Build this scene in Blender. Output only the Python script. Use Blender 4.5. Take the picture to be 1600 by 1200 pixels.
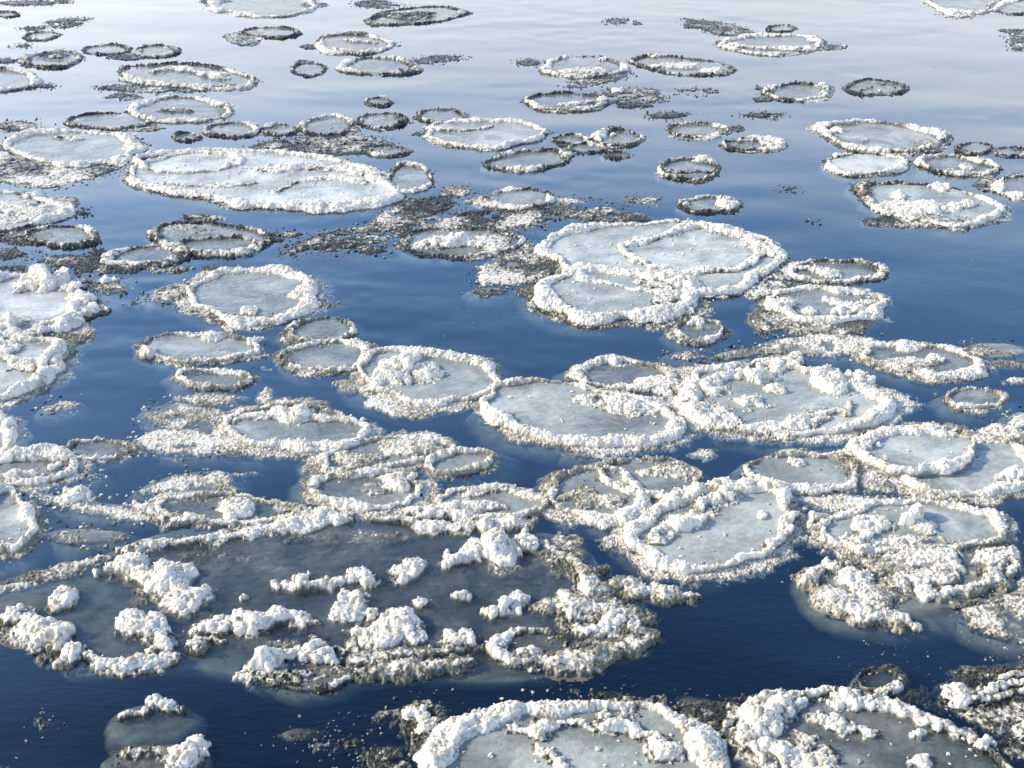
import bpy, math
import numpy as np

for o in list(bpy.data.objects):
    bpy.data.objects.remove(o)
S = bpy.context.scene
C = bpy.context.collection
R = math.radians
rng = np.random.default_rng(7)

# ------------------------------------------------------------------ camera
CAM_H, PITCH, FPX = 4.0, 27.5, 1900.0          # metres, degrees down, focal length in photo pixels
cam = bpy.data.cameras.new('camera')
cam.sensor_width = 36.0
cam.lens = 36.0 * FPX / 1600.0
cam.clip_start, cam.clip_end = 0.05, 3000.0
co = bpy.data.objects.new('camera', cam)
co.location = (0, 0, CAM_H)
co.rotation_euler = (R(90 - PITCH), 0, 0)
C.objects.link(co)
S.camera = co

# ------------------------------------------------------------------ sky, sun, exposure
SUN_AZ, SUN_EL = 82.0, 27.0                     # azimuth measured from the view direction towards the left
W = bpy.data.worlds.new('World')
S.world = W
W.use_nodes = True
nt = W.node_tree
nt.nodes.clear()
sky = nt.nodes.new('ShaderNodeTexSky')
sky.sky_type = 'NISHITA'
sky.sun_disc = False
sky.sun_elevation = R(SUN_EL)
sky.sun_rotation = R(-SUN_AZ)
sky.altitude = 0
sky.air_density = 1.0
sky.dust_density = 1.0
sky.ozone_density = 3.0
bg = nt.nodes.new('ShaderNodeBackground')
bg.inputs[1].default_value = 0.15
wo = nt.nodes.new('ShaderNodeOutputWorld')
# pale winter haze low over the horizon, clear deep blue above it
tc = nt.nodes.new('ShaderNodeTexCoord')
sep = nt.nodes.new('ShaderNodeSeparateXYZ')
nt.links.new(tc.outputs['Generated'], sep.inputs[0])
def _range(a, b, c, d):
    r = nt.nodes.new('ShaderNodeMapRange')
    r.interpolation_type = 'SMOOTHSTEP'
    for i, v in enumerate((a, b, c, d)):
        r.inputs[i + 1].default_value = v
    nt.links.new(sep.outputs[2], r.inputs[0])
    return r.outputs[0]
hs = nt.nodes.new('ShaderNodeHueSaturation')
nt.links.new(_range(0.16, 0.40, 0.28, 1.14), hs.inputs['Saturation'])
mul = nt.nodes.new('ShaderNodeMath')
mul.operation = 'MULTIPLY'
nt.links.new(_range(0.14, 0.32, 0.74, 1.0), mul.inputs[0])
nt.links.new(_range(0.46, 0.80, 2.45, 0.26), mul.inputs[1])
nt.links.new(mul.outputs[0], hs.inputs['Value'])
nt.links.new(sky.outputs[0], hs.inputs['Color'])
nt.links.new(hs.outputs[0], bg.inputs[0])
nt.links.new(bg.outputs[0], wo.inputs[0])

sl = bpy.data.lights.new('sun', 'SUN')
sl.energy = 3.9
sl.angle = R(0.6)
sl.color = (1.0, 0.85, 0.61)
so = bpy.data.objects.new('sun', sl)
so.rotation_euler = (R(90 - SUN_EL), 0, R(180 + SUN_AZ))
so.location = (-30, 20, 25)
C.objects.link(so)

S.view_settings.view_transform = 'Standard'
S.view_settings.look = 'None'
S.view_settings.gamma = 1.0
S.view_settings.use_curve_mapping = False
S.view_settings.exposure = 0.55
S.render.engine = 'CYCLES'
S.cycles.use_denoising = True
S.cycles.max_bounces = 6
S.cycles.transparent_max_bounces = 12
S.cycles.caustics_reflective = False
S.cycles.caustics_refractive = False

# ------------------------------------------------------------------ materials
def new_mat(name):
    m = bpy.data.materials.new(name)
    m.use_nodes = True
    m.node_tree.nodes.clear()
    return m, m.node_tree

def N(t, typ, **kw):
    n = t.nodes.new(typ)
    for k, v in kw.items():
        setattr(n, k, v)
    return n

def ramp(t, src, stops):
    r = N(t, 'ShaderNodeValToRGB')
    cr = r.color_ramp
    while len(cr.elements) < len(stops):
        cr.elements.new(0.5)
    for e, (p, c) in zip(cr.elements, stops):
        e.position = p
        e.color = c if len(c) == 4 else (*c, 1)
    t.links.new(src, r.inputs[0])
    return r.outputs[0]

def noise(t, vec, scale, detail=3, rough=0.55, dist=0.0):
    n = N(t, 'ShaderNodeTexNoise')
    n.inputs['Scale'].default_value = scale
    n.inputs['Detail'].default_value = detail
    n.inputs['Roughness'].default_value = rough
    n.inputs['Distortion'].default_value = dist
    t.links.new(vec, n.inputs['Vector'])
    return n.outputs['Fac']

def mathn(t, op, a, b=None, clamp=False):
    n = N(t, 'ShaderNodeMath', operation=op, use_clamp=clamp)
    for i, v in enumerate((a, b)):
        if v is None:
            continue
        if isinstance(v, (int, float)):
            n.inputs[i].default_value = v
        else:
            t.links.new(v, n.inputs[i])
    return n.outputs[0]

def mapping(t, vec, sc, rot=(0, 0, 0)):
    m = N(t, 'ShaderNodeMapping')
    m.inputs['Scale'].default_value = sc
    m.inputs['Rotation'].default_value = rot
    t.links.new(vec, m.inputs['Vector'])
    return m.outputs[0]

def make_water():
    m, t = new_mat('river_water')
    gl = N(t, 'ShaderNodeBsdfGlossy')
    gl.inputs['Roughness'].default_value = 0.045
    gl.inputs['Color'].default_value = (1, 1, 1, 1)
    geo = N(t, 'ShaderNodeNewGeometry')
    rip = noise(t, mapping(t, geo.outputs['Position'], (9.0, 24.0, 1.0), (0, 0, 0.12)), 1.0, 2, 0.6, 0.3)
    bp = N(t, 'ShaderNodeBump')
    bp.inputs['Strength'].default_value = 0.13
    bp.inputs['Distance'].default_value = 0.006
    t.links.new(rip, bp.inputs['Height'])
    t.links.new(bp.outputs[0], gl.inputs['Normal'])
    df = N(t, 'ShaderNodeBsdfDiffuse')
    df.inputs['Color'].default_value = (0.0015, 0.018, 0.056, 1)
    tr = N(t, 'ShaderNodeBsdfTransparent')
    tr.inputs['Color'].default_value = (0.88, 0.94, 0.92, 1)
    body = N(t, 'ShaderNodeMixShader')
    body.inputs[0].default_value = 0.72
    t.links.new(df.outputs[0], body.inputs[1])
    t.links.new(tr.outputs[0], body.inputs[2])
    # Schlick reflectance, the same from above and from below so that sunlight gets down to the sunk ice
    dp = N(t, 'ShaderNodeVectorMath', operation='DOT_PRODUCT')
    t.links.new(geo.outputs['Incoming'], dp.inputs[0])
    t.links.new(geo.outputs['Normal'], dp.inputs[1])
    one = mathn(t, 'SUBTRACT', 1.0, mathn(t, 'ABSOLUTE', dp.outputs['Value']))
    fr = mathn(t, 'ADD', mathn(t, 'MULTIPLY', mathn(t, 'POWER', one, 5.0), 0.915), 0.085, clamp=True)
    mx = N(t, 'ShaderNodeMixShader')
    t.links.new(fr, mx.inputs[0])
    t.links.new(body.outputs[0], mx.inputs[1])
    t.links.new(gl.outputs[0], mx.inputs[2])
    out = N(t, 'ShaderNodeOutputMaterial')
    t.links.new(mx.outputs[0], out.inputs['Surface'])
    return m

def make_bed():
    m, t = new_mat('river_bed_unlit')
    p = N(t, 'ShaderNodeBsdfDiffuse')
    p.inputs['Color'].default_value = (0, 0, 0, 1)      # black paints in the darkness of deep water
    out = N(t, 'ShaderNodeOutputMaterial')
    t.links.new(p.outputs[0], out.inputs['Surface'])
    return m

def make_snow():
    """dry white snow grains to dark grains (wet slush and the painted shade of far slush), from the mesh attribute 'dry'"""
    m, t = new_mat('snow_and_slush')
    at = N(t, 'ShaderNodeAttribute', attribute_name='dry')
    geo = N(t, 'ShaderNodeNewGeometry')
    P = geo.outputs['Position']
    col = ramp(t, at.outputs['Fac'], [(0.0, (0.05, 0.057, 0.050)), (0.28, (0.20, 0.195, 0.155)),
                                     (0.62, (0.60, 0.555, 0.45)), (1.0, (0.93, 0.885, 0.80))])
    p = N(t, 'ShaderNodeBsdfPrincipled')
    rg = ramp(t, at.outputs['Fac'], [(0.0, (0.22,) * 3), (0.6, (0.4,) * 3), (1.0, (0.75,) * 3)])
    n2 = noise(t, P, 150, 3, 0.65)
    bp = N(t, 'ShaderNodeBump')
    bp.inputs['Strength'].default_value = 0.4
    bp.inputs['Distance'].default_value = 0.006
    t.links.new(n2, bp.inputs['Height'])
    t.links.new(col, p.inputs['Base Color'])
    t.links.new(rg, p.inputs['Roughness'])
    t.links.new(bp.outputs[0], p.inputs['Normal'])
    p.inputs['IOR'].default_value = 1.31
    t.links.new(ramp(t, at.outputs['Fac'], [(0.3, (0.25,) * 3), (0.8, (0.9,) * 3)]), p.inputs['Subsurface Weight'])
    p.inputs['Subsurface Radius'].default_value = (1.0, 0.92, 0.82)
    p.inputs['Subsurface Scale'].default_value = 0.016
    # snow lets light through its grains
    tl = N(t, 'ShaderNodeBsdfTranslucent')
    t.links.new(col, tl.inputs['Color'])
    t.links.new(bp.outputs[0], tl.inputs['Normal'])
    mx = N(t, 'ShaderNodeMixShader')
    mx.inputs[0].default_value = 0.18
    t.links.new(p.outputs[0], mx.inputs[1])
    t.links.new(tl.outputs[0], mx.inputs[2])
    out = N(t, 'ShaderNodeOutputMaterial')
    t.links.new(mx.outputs[0], out.inputs['Surface'])
    return m

def make_plate():
    """floe ice: cloudy, half see-through; 'opacity' and 'milk' come from each plate object"""
    m, t = new_mat('cloudy_floe_ice')
    geo = N(t, 'ShaderNodeNewGeometry')
    P = geo.outputs['Position']
    op = N(t, 'ShaderNodeAttribute', attribute_name='opacity', attribute_type='OBJECT').outputs['Fac']
    mk = N(t, 'ShaderNodeAttribute', attribute_name='milk', attribute_type='OBJECT').outputs['Fac']
    n1 = noise(t, P, 2.1, 4, 0.5, 1.0)
    n2 = noise(t, P, 30.0, 4, 0.65)
    v = mathn(t, 'ADD', mathn(t, 'MULTIPLY', mathn(t, 'SUBTRACT', n1, 0.5), 0.7),
              mathn(t, 'MULTIPLY', mathn(t, 'SUBTRACT', n2, 0.5), 0.3))
    col = ramp(t, mathn(t, 'ADD', mk, v), [(0.0, (0.04, 0.055, 0.065)), (0.35, (0.22, 0.245, 0.235)),
                                           (0.7, (0.41, 0.445, 0.41)), (1.0, (0.66, 0.665, 0.61))])
    p = N(t, 'ShaderNodeBsdfPrincipled')
    t.links.new(col, p.inputs['Base Color'])
    rg = ramp(t, n1, [(0.3, (0.06,) * 3), (0.7, (0.26,) * 3)])
    t.links.new(rg, p.inputs['Roughness'])
    p.inputs['IOR'].default_value = 1.45
    b1 = noise(t, mapping(t, P, (9, 14, 9)), 1.0, 4, 0.6)
    bp = N(t, 'ShaderNodeBump')
    bp.inputs['Strength'].default_value = 0.35
    bp.inputs['Distance'].default_value = 0.03
    t.links.new(b1, bp.inputs['Height'])
    t.links.new(bp.outputs[0], p.inputs['Normal'])
    tr = N(t, 'ShaderNodeBsdfTransparent')
    fac = mathn(t, 'ADD', op, mathn(t, 'MULTIPLY', v, 1.5), clamp=True)
    fac = mathn(t, 'MULTIPLY', fac, N(t, 'ShaderNodeAttribute', attribute_name='thick').outputs['Fac'])
    mx = N(t, 'ShaderNodeMixShader')
    t.links.new(fac, mx.inputs[0])
    t.links.new(tr.outputs[0], mx.inputs[1])
    t.links.new(p.outputs[0], mx.inputs[2])
    out = N(t, 'ShaderNodeOutputMaterial')
    t.links.new(mx.outputs[0], out.inputs['Surface'])
    return m

def make_ledge():
    """ice under the water line, thinning out to nothing"""
    m, t = new_mat('submerged_ice')
    at = N(t, 'ShaderNodeAttribute', attribute_name='thick')
    geo = N(t, 'ShaderNodeNewGeometry')
    n = noise(t, geo.outputs['Position'], 7.0, 5, 0.65, 0.9)
    fac = mathn(t, 'MULTIPLY', at.outputs['Fac'], mathn(t, 'MULTIPLY', mathn(t, 'SUBTRACT', n, .12), 1.9), clamp=True)
    df = N(t, 'ShaderNodeBsdfDiffuse')
    df.inputs['Color'].default_value = (0.32, 0.35, 0.30, 1)
    tr = N(t, 'ShaderNodeBsdfTransparent')
    mx = N(t, 'ShaderNodeMixShader')
    t.links.new(fac, mx.inputs[0])
    t.links.new(tr.outputs[0], mx.inputs[1])
    t.links.new(df.outputs[0], mx.inputs[2])
    out = N(t, 'ShaderNodeOutputMaterial')
    t.links.new(mx.outputs[0], out.inputs['Surface'])
    return m

M_WATER, M_BED, M_SNOW, M_PLATE, M_LEDGE = make_water(), make_bed(), make_snow(), make_plate(), make_ledge()

# ------------------------------------------------------------------ the river
def sheet(name, half, y0, y1, z, mat):
    me = bpy.data.meshes.new(name)
    me.from_pydata([(-half, y0, z), (half, y0, z), (half, y1, z), (-half, y1, z)], [], [(0, 1, 2, 3)])
    me.materials.append(mat)
    o = bpy.data.objects.new(name, me)
    C.objects.link(o)
    o['kind'] = 'structure'
    return o

sheet('river_bed', 400, -60, 900, -1.6, M_BED)

# ------------------------------------------------------------------ geometry helpers
_sp, _cp = math.sin(R(PITCH)), math.cos(R(PITCH))

def ground(px, py, z=0.0):
    """photo pixel -> metres on the horizontal plane at height z"""
    px, py = np.asarray(px, float), np.asarray(py, float)
    u, v = (px - 800) / FPX, (600 - py) / FPX
    dy, dz = _cp + v * _sp, -_sp + v * _cp
    s = (z - CAM_H) / dz
    return np.stack([u * s, dy * s], -1)

def pxm(py):
    """metres per photo pixel at image row py (across)"""
    g = ground(np.array([800., 801.]), np.array([py, py]))
    return float(abs(g[1, 0] - g[0, 0]))

def h32(ix, iy, seed):
    a = (ix.astype(np.int64) * 374761393 + iy.astype(np.int64) * 668265263 + seed * 2147483647) & 0xffffffff
    a = ((a ^ (a >> 13)) * 1274126177) & 0xffffffff
    a = ((a ^ (a >> 16)) * 2246822519) & 0xffffffff
    return ((a ^ (a >> 15)) & 0xffffff) / float(0x1000000)

def vnoise(x, y, cell, seed):
    x, y = x / cell, y / cell
    ix, iy = np.floor(x), np.floor(y)
    fx, fy = x - ix, y - iy
    fx, fy = fx * fx * (3 - 2 * fx), fy * fy * (3 - 2 * fy)
    a, b = h32(ix, iy, seed), h32(ix + 1, iy, seed)
    c, d = h32(ix, iy + 1, seed), h32(ix + 1, iy + 1, seed)
    return (a * (1 - fx) + b * fx) * (1 - fy) + (c * (1 - fx) + d * fx) * fy

def fbm(x, y, cell, seed, n=3):
    s, a, tot = 0, 1.0, 0
    for k in range(n):
        s = s + a * vnoise(x, y, cell / 2 ** k, seed + k * 17)
        tot += a
        a *= 0.55
    return s / tot

def grains(x, y, cell, seed):
    """distance to the closest grain centre (in cells) and that grain's own random number"""
    gx, gy = x / cell, y / cell
    ix, iy = np.floor(gx), np.floor(gy)
    best = np.full(x.shape, 9.0)
    rid = np.zeros(x.shape)
    for dx in (-1, 0, 1):
        for dy in (-1, 0, 1):
            jx, jy = ix + dx, iy + dy
            qx = jx + 0.1 + 0.8 * h32(jx, jy, seed)
            qy = jy + 0.1 + 0.8 * h32(jx, jy, seed + 5)
            rr = h32(jx, jy, seed + 9)
            d = np.hypot(gx - qx, gy - qy) * (1.25 - 0.5 * rr)
            k = d < best
            best = np.where(k, d, best)
            rid = np.where(k, h32(jx, jy, seed + 13), rid)
    return best, rid

def sstep(a, b, x):
    t = np.clip((x - a) / (b - a), 0, 1)
    return t * t * (3 - 2 * t)

def catmull(pts, closed, per=8):
    p = np.asarray(pts, float)
    n = len(p)
    if n < 3 and not closed:
        t = np.linspace(0, 1, per * max(1, n - 1) + 1)[:, None]
        return p[:1] * (1 - t) + p[-1:] * t if n == 2 else p
    out = []
    rngk = range(n if closed else n - 1)
    for i in rngk:
        if closed:
            a, b, c, d = p[(i - 1) % n], p[i], p[(i + 1) % n], p[(i + 2) % n]
        else:
            a, b, c, d = p[max(i - 1, 0)], p[i], p[i + 1], p[min(i + 2, n - 1)]
        for t in np.arange(per) / per:
            out.append(0.5 * (2 * b + (c - a) * t + (2 * a - 5 * b + 4 * c - d) * t * t + (3 * b - a - 3 * c + d) * t ** 3))
    if not closed:
        out.append(p[-1])
    return np.array(out)

def E(cx, cy, rx, ry, rot=0.0, wob=0.10):
    """outline of a roundish floe, in photo pixels"""
    n = 64
    a = np.arange(n) / n * 2 * np.pi
    ph = rng.random(5) * 6.28
    k = 1 + wob * (np.sin(2 * a + ph[0]) * .35 + np.sin(3 * a + ph[1]) * .5 + np.sin(5 * a + ph[2]) * .35 + np.sin(8 * a + ph[3]) * .22 + np.sin(13 * a + ph[4]) * .14)
    x, y = rx * k * np.cos(a), ry * k * np.sin(a)
    c, s = math.cos(R(rot)), math.sin(R(rot))
    return np.stack([cx + x * c - y * s, cy + x * s + y * c], -1)

def Pg(*pts):
    return catmull(pts, True, 8)

def to_world(px, z=0.015):
    return ground(px[:, 0], px[:, 1], z)

class Stroke:
    def __init__(s, pts, w, h, white, closed=False, wm=None, wh=None, dens=1.0):
        s.p, s.w, s.h, s.white, s.closed, s.dens = pts, w, h, white, closed, dens
        n = len(pts)
        s.wm = np.ones(n) if wm is None else wm
        s.wh = np.full(n, white) if wh is None else wh
        s.fill = False
        s.even = False

    def dist(s, X, Y):
        p = s.p
        n = len(p)
        best = np.full(X.shape, 1e9)
        wm, wh = np.ones(X.shape), np.full(X.shape, s.white)
        if n == 1:
            return np.hypot(X - p[0, 0], Y - p[0, 1]), wm, wh
        for i in range(n if s.closed else n - 1):
            j = (i + 1) % n
            ax, ay = p[i]
            ex, ey = p[j] - p[i]
            L = ex * ex + ey * ey + 1e-12
            t = np.clip(((X - ax) * ex + (Y - ay) * ey) / L, 0, 1)
            d = (X - ax - t * ex) ** 2 + (Y - ay - t * ey) ** 2
            k = d < best
            best = np.where(k, d, best)
            wm = np.where(k, s.wm[i] * (1 - t) + s.wm[j] * t, wm)
            wh = np.where(k, s.wh[i] * (1 - t) + s.wh[j] * t, wh)
        return np.sqrt(best), wm, wh

def inside(poly, X, Y):
    r = np.zeros(X.shape, bool)
    n = len(poly)
    for i in range(n):
        x0, y0 = poly[i]
        x1, y1 = poly[(i + 1) % n]
        if y0 == y1:
            continue
        k = ((y0 > Y) != (y1 > Y)) & (X < (x1 - x0) * (Y - y0) / (y1 - y0) + x0)
        r ^= k
    return r

TRIS = [0]

def mesh_from(name, V, F, mat, dry=None, smooth=True, attr='dry'):
    me = bpy.data.meshes.new(name)
    k = F.shape[1]
    me.vertices.add(len(V))
    me.vertices.foreach_set('co', V.astype(np.float32).ravel())
    me.loops.add(F.size)
    me.loops.foreach_set('vertex_index', F.astype(np.int32).ravel())
    me.polygons.add(len(F))
    me.polygons.foreach_set('loop_start', np.arange(0, F.size, k, dtype=np.int32))
    me.polygons.foreach_set('loop_total', np.full(len(F), k, np.int32))
    me.polygons.foreach_set('use_smooth', np.full(len(F), bool(smooth)))
    if dry is not None:
        a = me.attributes.new(attr, 'FLOAT', 'POINT')
        a.data.foreach_set('value', dry.astype(np.float32))
    me.update(calc_edges=True)
    me.materials.append(mat)
    TRIS[0] += len(F) * (k - 2)
    return me

def add(name, me, parent):
    o = bpy.data.objects.new(name, me)
    C.objects.link(o)
    if parent is not None:
        o.parent = parent
        o.location = (-parent.location.x, -parent.location.y, -parent.location.z)
    return o

def river():
    """the water sheet: a fine rippled mesh where one can see it, a coarse one all round out to the horizon"""
    nx, ny = 520, 480
    ys = np.concatenate([[-60.0], np.geomspace(2.4, 46.0, ny - 3), [120.0, 900.0]])
    t = np.linspace(-1, 1, nx - 2)
    xs = np.concatenate([[-1.0], t, [1.0]])
    half = 0.50 * np.hypot(np.clip(ys, 2.4, 46), CAM_H) + 0.6
    X = xs[None, :] * half[:, None]
    X[:, 0], X[:, -1] = -420, 420
    Y = np.repeat(ys[:, None], nx, 1)
    patch = sstep(0.40, 0.72, fbm(X, Y * 1.4, 3.2, 41, 3))
    wx = X + (fbm(X, Y, 1.0, 3, 2) - .5) * 0.5
    wy = Y + (fbm(X, Y, 1.0, 4, 2) - .5) * 0.25
    Z = (fbm(wx * .55, wy, 0.9, 11, 2) - .5) * 0.016
    Z += (fbm(wx * .5 + wy * .1, wy, 0.22, 23, 3) - .5) * 0.0105 * (0.16 + patch)
    Z += (vnoise(wx * .6, wy, 0.06, 31) - .5) * 0.0016 * patch
    fade = np.ones(ny)
    fade[0] = fade[-2:] = 0
    Z *= fade[:, None]
    Z[:, 0] = Z[:, -1] = 0
    idx = np.arange(nx * ny).reshape(ny, nx)
    F = np.stack([idx[:-1, :-1].ravel(), idx[:-1, 1:].ravel(), idx[1:, 1:].ravel(), idx[1:, :-1].ravel()], -1)
    me = mesh_from('river_water', np.stack([X.ravel(), Y.ravel(), Z.ravel()], -1), F, M_WATER)
    o = add('river_water', me, None)
    o['kind'] = 'structure'

river()

RES = 1.80
FROST = [0.0]
# little broken pieces of ice: six rough chunk shapes
ICO_V = np.array([(1, 0, 0), (-1, 0, 0), (0, 1, 0), (0, -1, 0), (0, 0, 1), (0, 0, -1)], float)
ICO_F = np.array([(0, 2, 4), (2, 1, 4), (1, 3, 4), (3, 0, 4), (2, 0, 5), (1, 2, 5), (3, 1, 5), (0, 3, 5)])
CHUNKS = [(ICO_V + (rng.random((6, 3)) - .5) * .7) * np.array([1.2, 1, 0.6]) for _ in range(12)]

_seed = [100]

def heap(name, parent, strokes, z0, grain=1.0, amp=1.0, fill=None, lace=0.0, white=0.5, h=0.01, dens=1.0, edge=None, base=0.016, chunk=1.0, warp=0.0):
    """granular snow or slush as a dense relief along strokes (or over a filled outline)"""
    _seed[0] += 31
    sd = _seed[0]
    if fill is not None:
        lo, hi = fill.min(0) - 0.06, fill.max(0) + 0.06
    else:
        lo = np.min([s.p.min(0) - s.w * s.wm.max() * 1.5 for s in strokes], 0) - 0.02
        hi = np.max([s.p.max(0) + s.w * s.wm.max() * 1.5 for s in strokes], 0) + 0.02
    ymid = max((lo[1] + hi[1]) / 2, 2.0)
    dist = math.hypot(ymid, CAM_H)
    # keep what the frame can show, plus a margin
    lo[1] = max(lo[1], 2.6)
    lim = 0.46 * math.hypot(hi[1], CAM_H) + 0.4
    lo[0], hi[0] = max(lo[0], -lim), min(hi[0], lim)
    if hi[0] <= lo[0] or hi[1] <= lo[1]:
        return None
    cx = dist / FPX * RES * (.85 if dist < 7.5 else 1)
    cy = cx * (1.6 if dist > 12 else 1.3 if dist > 8 else 1.1)
    nx, ny = int((hi[0] - lo[0]) / cx) + 2, int((hi[1] - lo[1]) / cy) + 2
    gx, gy = np.meshgrid(lo[0] + np.arange(nx) * cx, lo[1] + np.arange(ny) * cy)
    jr = np.random.default_rng(sd)
    gx = gx + (jr.random(gx.shape) - .5) * cx * 0.5
    gy = gy + (jr.random(gx.shape) - .5) * cy * 0.5
    n1 = fbm(gx, gy, 0.30, sd, 2)
    n2 = fbm(gx, gy, 0.075, sd + 3, 2)
    wx, wy = gx + (n2 - .5) * 0.05, gy + (fbm(gx, gy, 0.1, sd + 7, 2) - .5) * 0.05
    if warp:
        wx = wx + (fbm(gx, gy, warp * .9, sd + 41, 3) - .5) * warp * 1.5
        wy = wy + (fbm(gx, gy, warp * .9, sd + 47, 3) - .5) * warp * 1.5
    if fill is not None:
        ins = inside(fill, wx, wy)
        d, _, _ = Stroke(fill, 1, 1, 1, True).dist(wx, wy)
        e = edge or 0.12
        prof = np.where(ins, np.clip(d / e, 0, 1), 0) ** 0.7
        if lace > 0:
            ln = fbm(gx, gy, 0.16, sd + 11, 3)
            ln2 = fbm(gx * .8, gy, 0.5, sd + 12, 2)
            prof = prof * sstep(lace - .1, lace + .12, ln * .65 + ln2 * .35 + 0.12 * (1 - prof))
        hb = h * prof * (0.4 + 1.2 * n1)
        wh = np.full(gx.shape, white) + (n1 - .5) * 0.9
        dn = np.full(gx.shape, dens)
    else:
        prof, hb, wh, dn = np.zeros(gx.shape), np.zeros(gx.shape), np.zeros(gx.shape), np.ones(gx.shape)
        for s in strokes:
            d, wm, wv = s.dist(wx, wy)
            wl = s.w * wm * (0.3 + 1.25 * sstep(.2, .8, n1) + 0.3 * n2) + 1e-5
            tt = d / wl
            pr = np.clip(1 - tt ** 1.5, 0, 1)
            lc = np.clip(0.62 - 0.62 * wv, 0, .5)
            pr = pr * sstep(lc - .12, lc + .1, n2 * .6 + n1 * .4 + .1)
            hh = s.h * np.sqrt(np.clip(wm, 0, 1.6)) * (pr ** .95 * (.45 + 1.0 * n2) if s.even else pr ** 1.35 * (0.35 + 1.1 * sstep(.2, .85, n2) * (0.35 + n1)))
            k = hh > hb
            hb = np.where(k, hh, hb)
            prof = np.where(k, pr, prof)
            wh = np.where(k, wv + (n1 - .5) * 0.7, wh)
            dn = np.where(k, s.dens, dn)
    m = sstep(0.0, 0.4, prof)
    g = grain
    # loose clots and grains, thinning out towards the edges, and a packed crest in the middle
    d1, r1 = grains(wx, wy, 0.052 * g, sd + 1)
    d2, r2 = grains(wx, wy, 0.025 * g, sd + 2)
    cap = lambda d: np.sqrt(np.clip(1 - (d / 0.80) ** 2, 0, 1))
    thin = sstep(-.05, .62, prof) * 1.15 * dn
    on1, on2 = (r1 < thin * .62) & (prof > .02), (r2 < thin) & (prof > .02)
    core = sstep(.30, .62, prof)
    c1 = cap(d1) * on1 * (base + .008 * (.2 + 1.5 * r1) * amp) * g
    c2 = cap(d2) * on2 * (base + .008 * (.1 + 1.8 * r2 * r2) * amp) * g
    bed = base * core + hb * sstep(.02, .5, prof)
    over = (0.005 * cap(d1) * r1 + 0.0085 * cap(d2) * (.15 + r2)) * core * amp * g
    if dist < 12:
        d3, r3 = grains(gx, gy, 0.0125 * g, sd + 3)
        fine = .011 * cap(d3) * r3 * (on1 | on2)
    else:
        r3 = vnoise(gx, gy, .017, sd + 19)
        fine = .010 * np.clip(r3 - .3, 0, 1) * (on1 | on2)
    gz_y, gz_x = np.gradient(hb, cy, cx)
    nn = np.sqrt(1 + gz_x ** 2 + gz_y ** 2)
    c = over + fine * m
    z = z0 - base + np.maximum(np.maximum(c1, c2), bed) + c / nn
    X = gx - np.clip(gz_x / nn, -.6, .6) * c
    Y = gy - np.clip(gz_y / nn, -.6, .6) * c
    rr = 0.45 * r2 + 0.25 * r3 + 0.3 * r1
    icy = .20 * (r2 > .72) + .15 * (r3 > .7)        # clear, less frosted grains in between
    dry = sstep(-0.42, 0.34, wh * 1.25 - 0.12 - rr + 0.35 * (prof - .5) - 0.3 * (1 - m)) - icy
    dry = np.maximum(dry, FROST[0] * (.55 + .9 * r2))
    live = prof > 0.015
    q = live[:-1, :-1] | live[1:, :-1] | live[:-1, 1:] | live[1:, 1:]
    top = np.maximum(np.maximum(z[:-1, :-1], z[1:, :-1]), np.maximum(z[:-1, 1:], z[1:, 1:]))
    q &= top > -0.006
    if not q.any():
        return None
    idx = np.arange(nx * ny).reshape(ny, nx)
    F = np.stack([idx[:-1, :-1][q], idx[:-1, 1:][q], idx[1:, 1:][q], idx[1:, :-1][q]], -1)
    used, inv = np.unique(F, return_inverse=True)
    F = inv.reshape(F.shape)
    V = np.stack([X.ravel(), Y.ravel(), z.ravel()], -1)[used]
    dv = np.clip(dry, 0, 1).ravel()[used]
    # broken grains lying on the relief
    area = q.sum() * cx * cy
    k = int(area * chunk * (450 if dist > 9 else 800))
    if k:
        pv = (m.ravel()[used] ** 2 * (V[:, 2] > -.004)).astype(float)
        if pv.sum() > 0:
            pick = jr.choice(len(used), k, p=pv / pv.sum())
            sz = (0.005 + 0.010 * jr.random(k) ** 2) * (1 if dist > 9 else .8)
            cv, cf = chunk_mesh(V[pick, :2], sz, V[pick, 2] + sz * .25)
            V, dv = np.concatenate([V, cv]), np.concatenate([dv, np.repeat(np.clip(dv[pick] * 1.1 + (jr.random(k) - .5) * .35, 0, 1), 6)])
            F = np.concatenate([np.concatenate([F[:, [0, 1, 2]], F[:, [0, 2, 3]]]), cf + len(used)])
    me = mesh_from(name, V, F, M_SNOW, dv, smooth=dist < 7)
    o = add(name, me, parent)
    if 'slush' in name or 'frost' in name:
        o['kind'] = 'stuff'
    return o

def chunk_mesh(xy, size, z):
    n = len(xy)
    a = rng.random(n) * 6.283
    ca, sa = np.cos(a)[:, None], np.sin(a)[:, None]
    base = np.stack(CHUNKS)[rng.integers(0, len(CHUNKS), n)]
    tl = (rng.random((n, 1)) - .5) * 1.6
    x, y, zz = base[..., 0], base[..., 1], base[..., 2]
    y, zz = y * np.cos(tl) - zz * np.sin(tl), y * np.sin(tl) + zz * np.cos(tl)
    V = np.stack([x * ca - y * sa, x * sa + y * ca, zz], -1) * size[:, None, None]
    V += np.column_stack([xy, z])[:, None, :]
    return V.reshape(-1, 3), (ICO_F[None] + (np.arange(n) * 6)[:, None, None]).reshape(-1, 3)

def crumbs(name, parent, xy, size, dry, z0=0.0, sink=0.42):
    if len(xy) == 0:
        return None
    V, F = chunk_mesh(xy, size, z0 + size * (0.5 - sink))
    return add(name, mesh_from(name, V, F, M_SNOW, np.repeat(dry, 6), smooth=False), parent)

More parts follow.
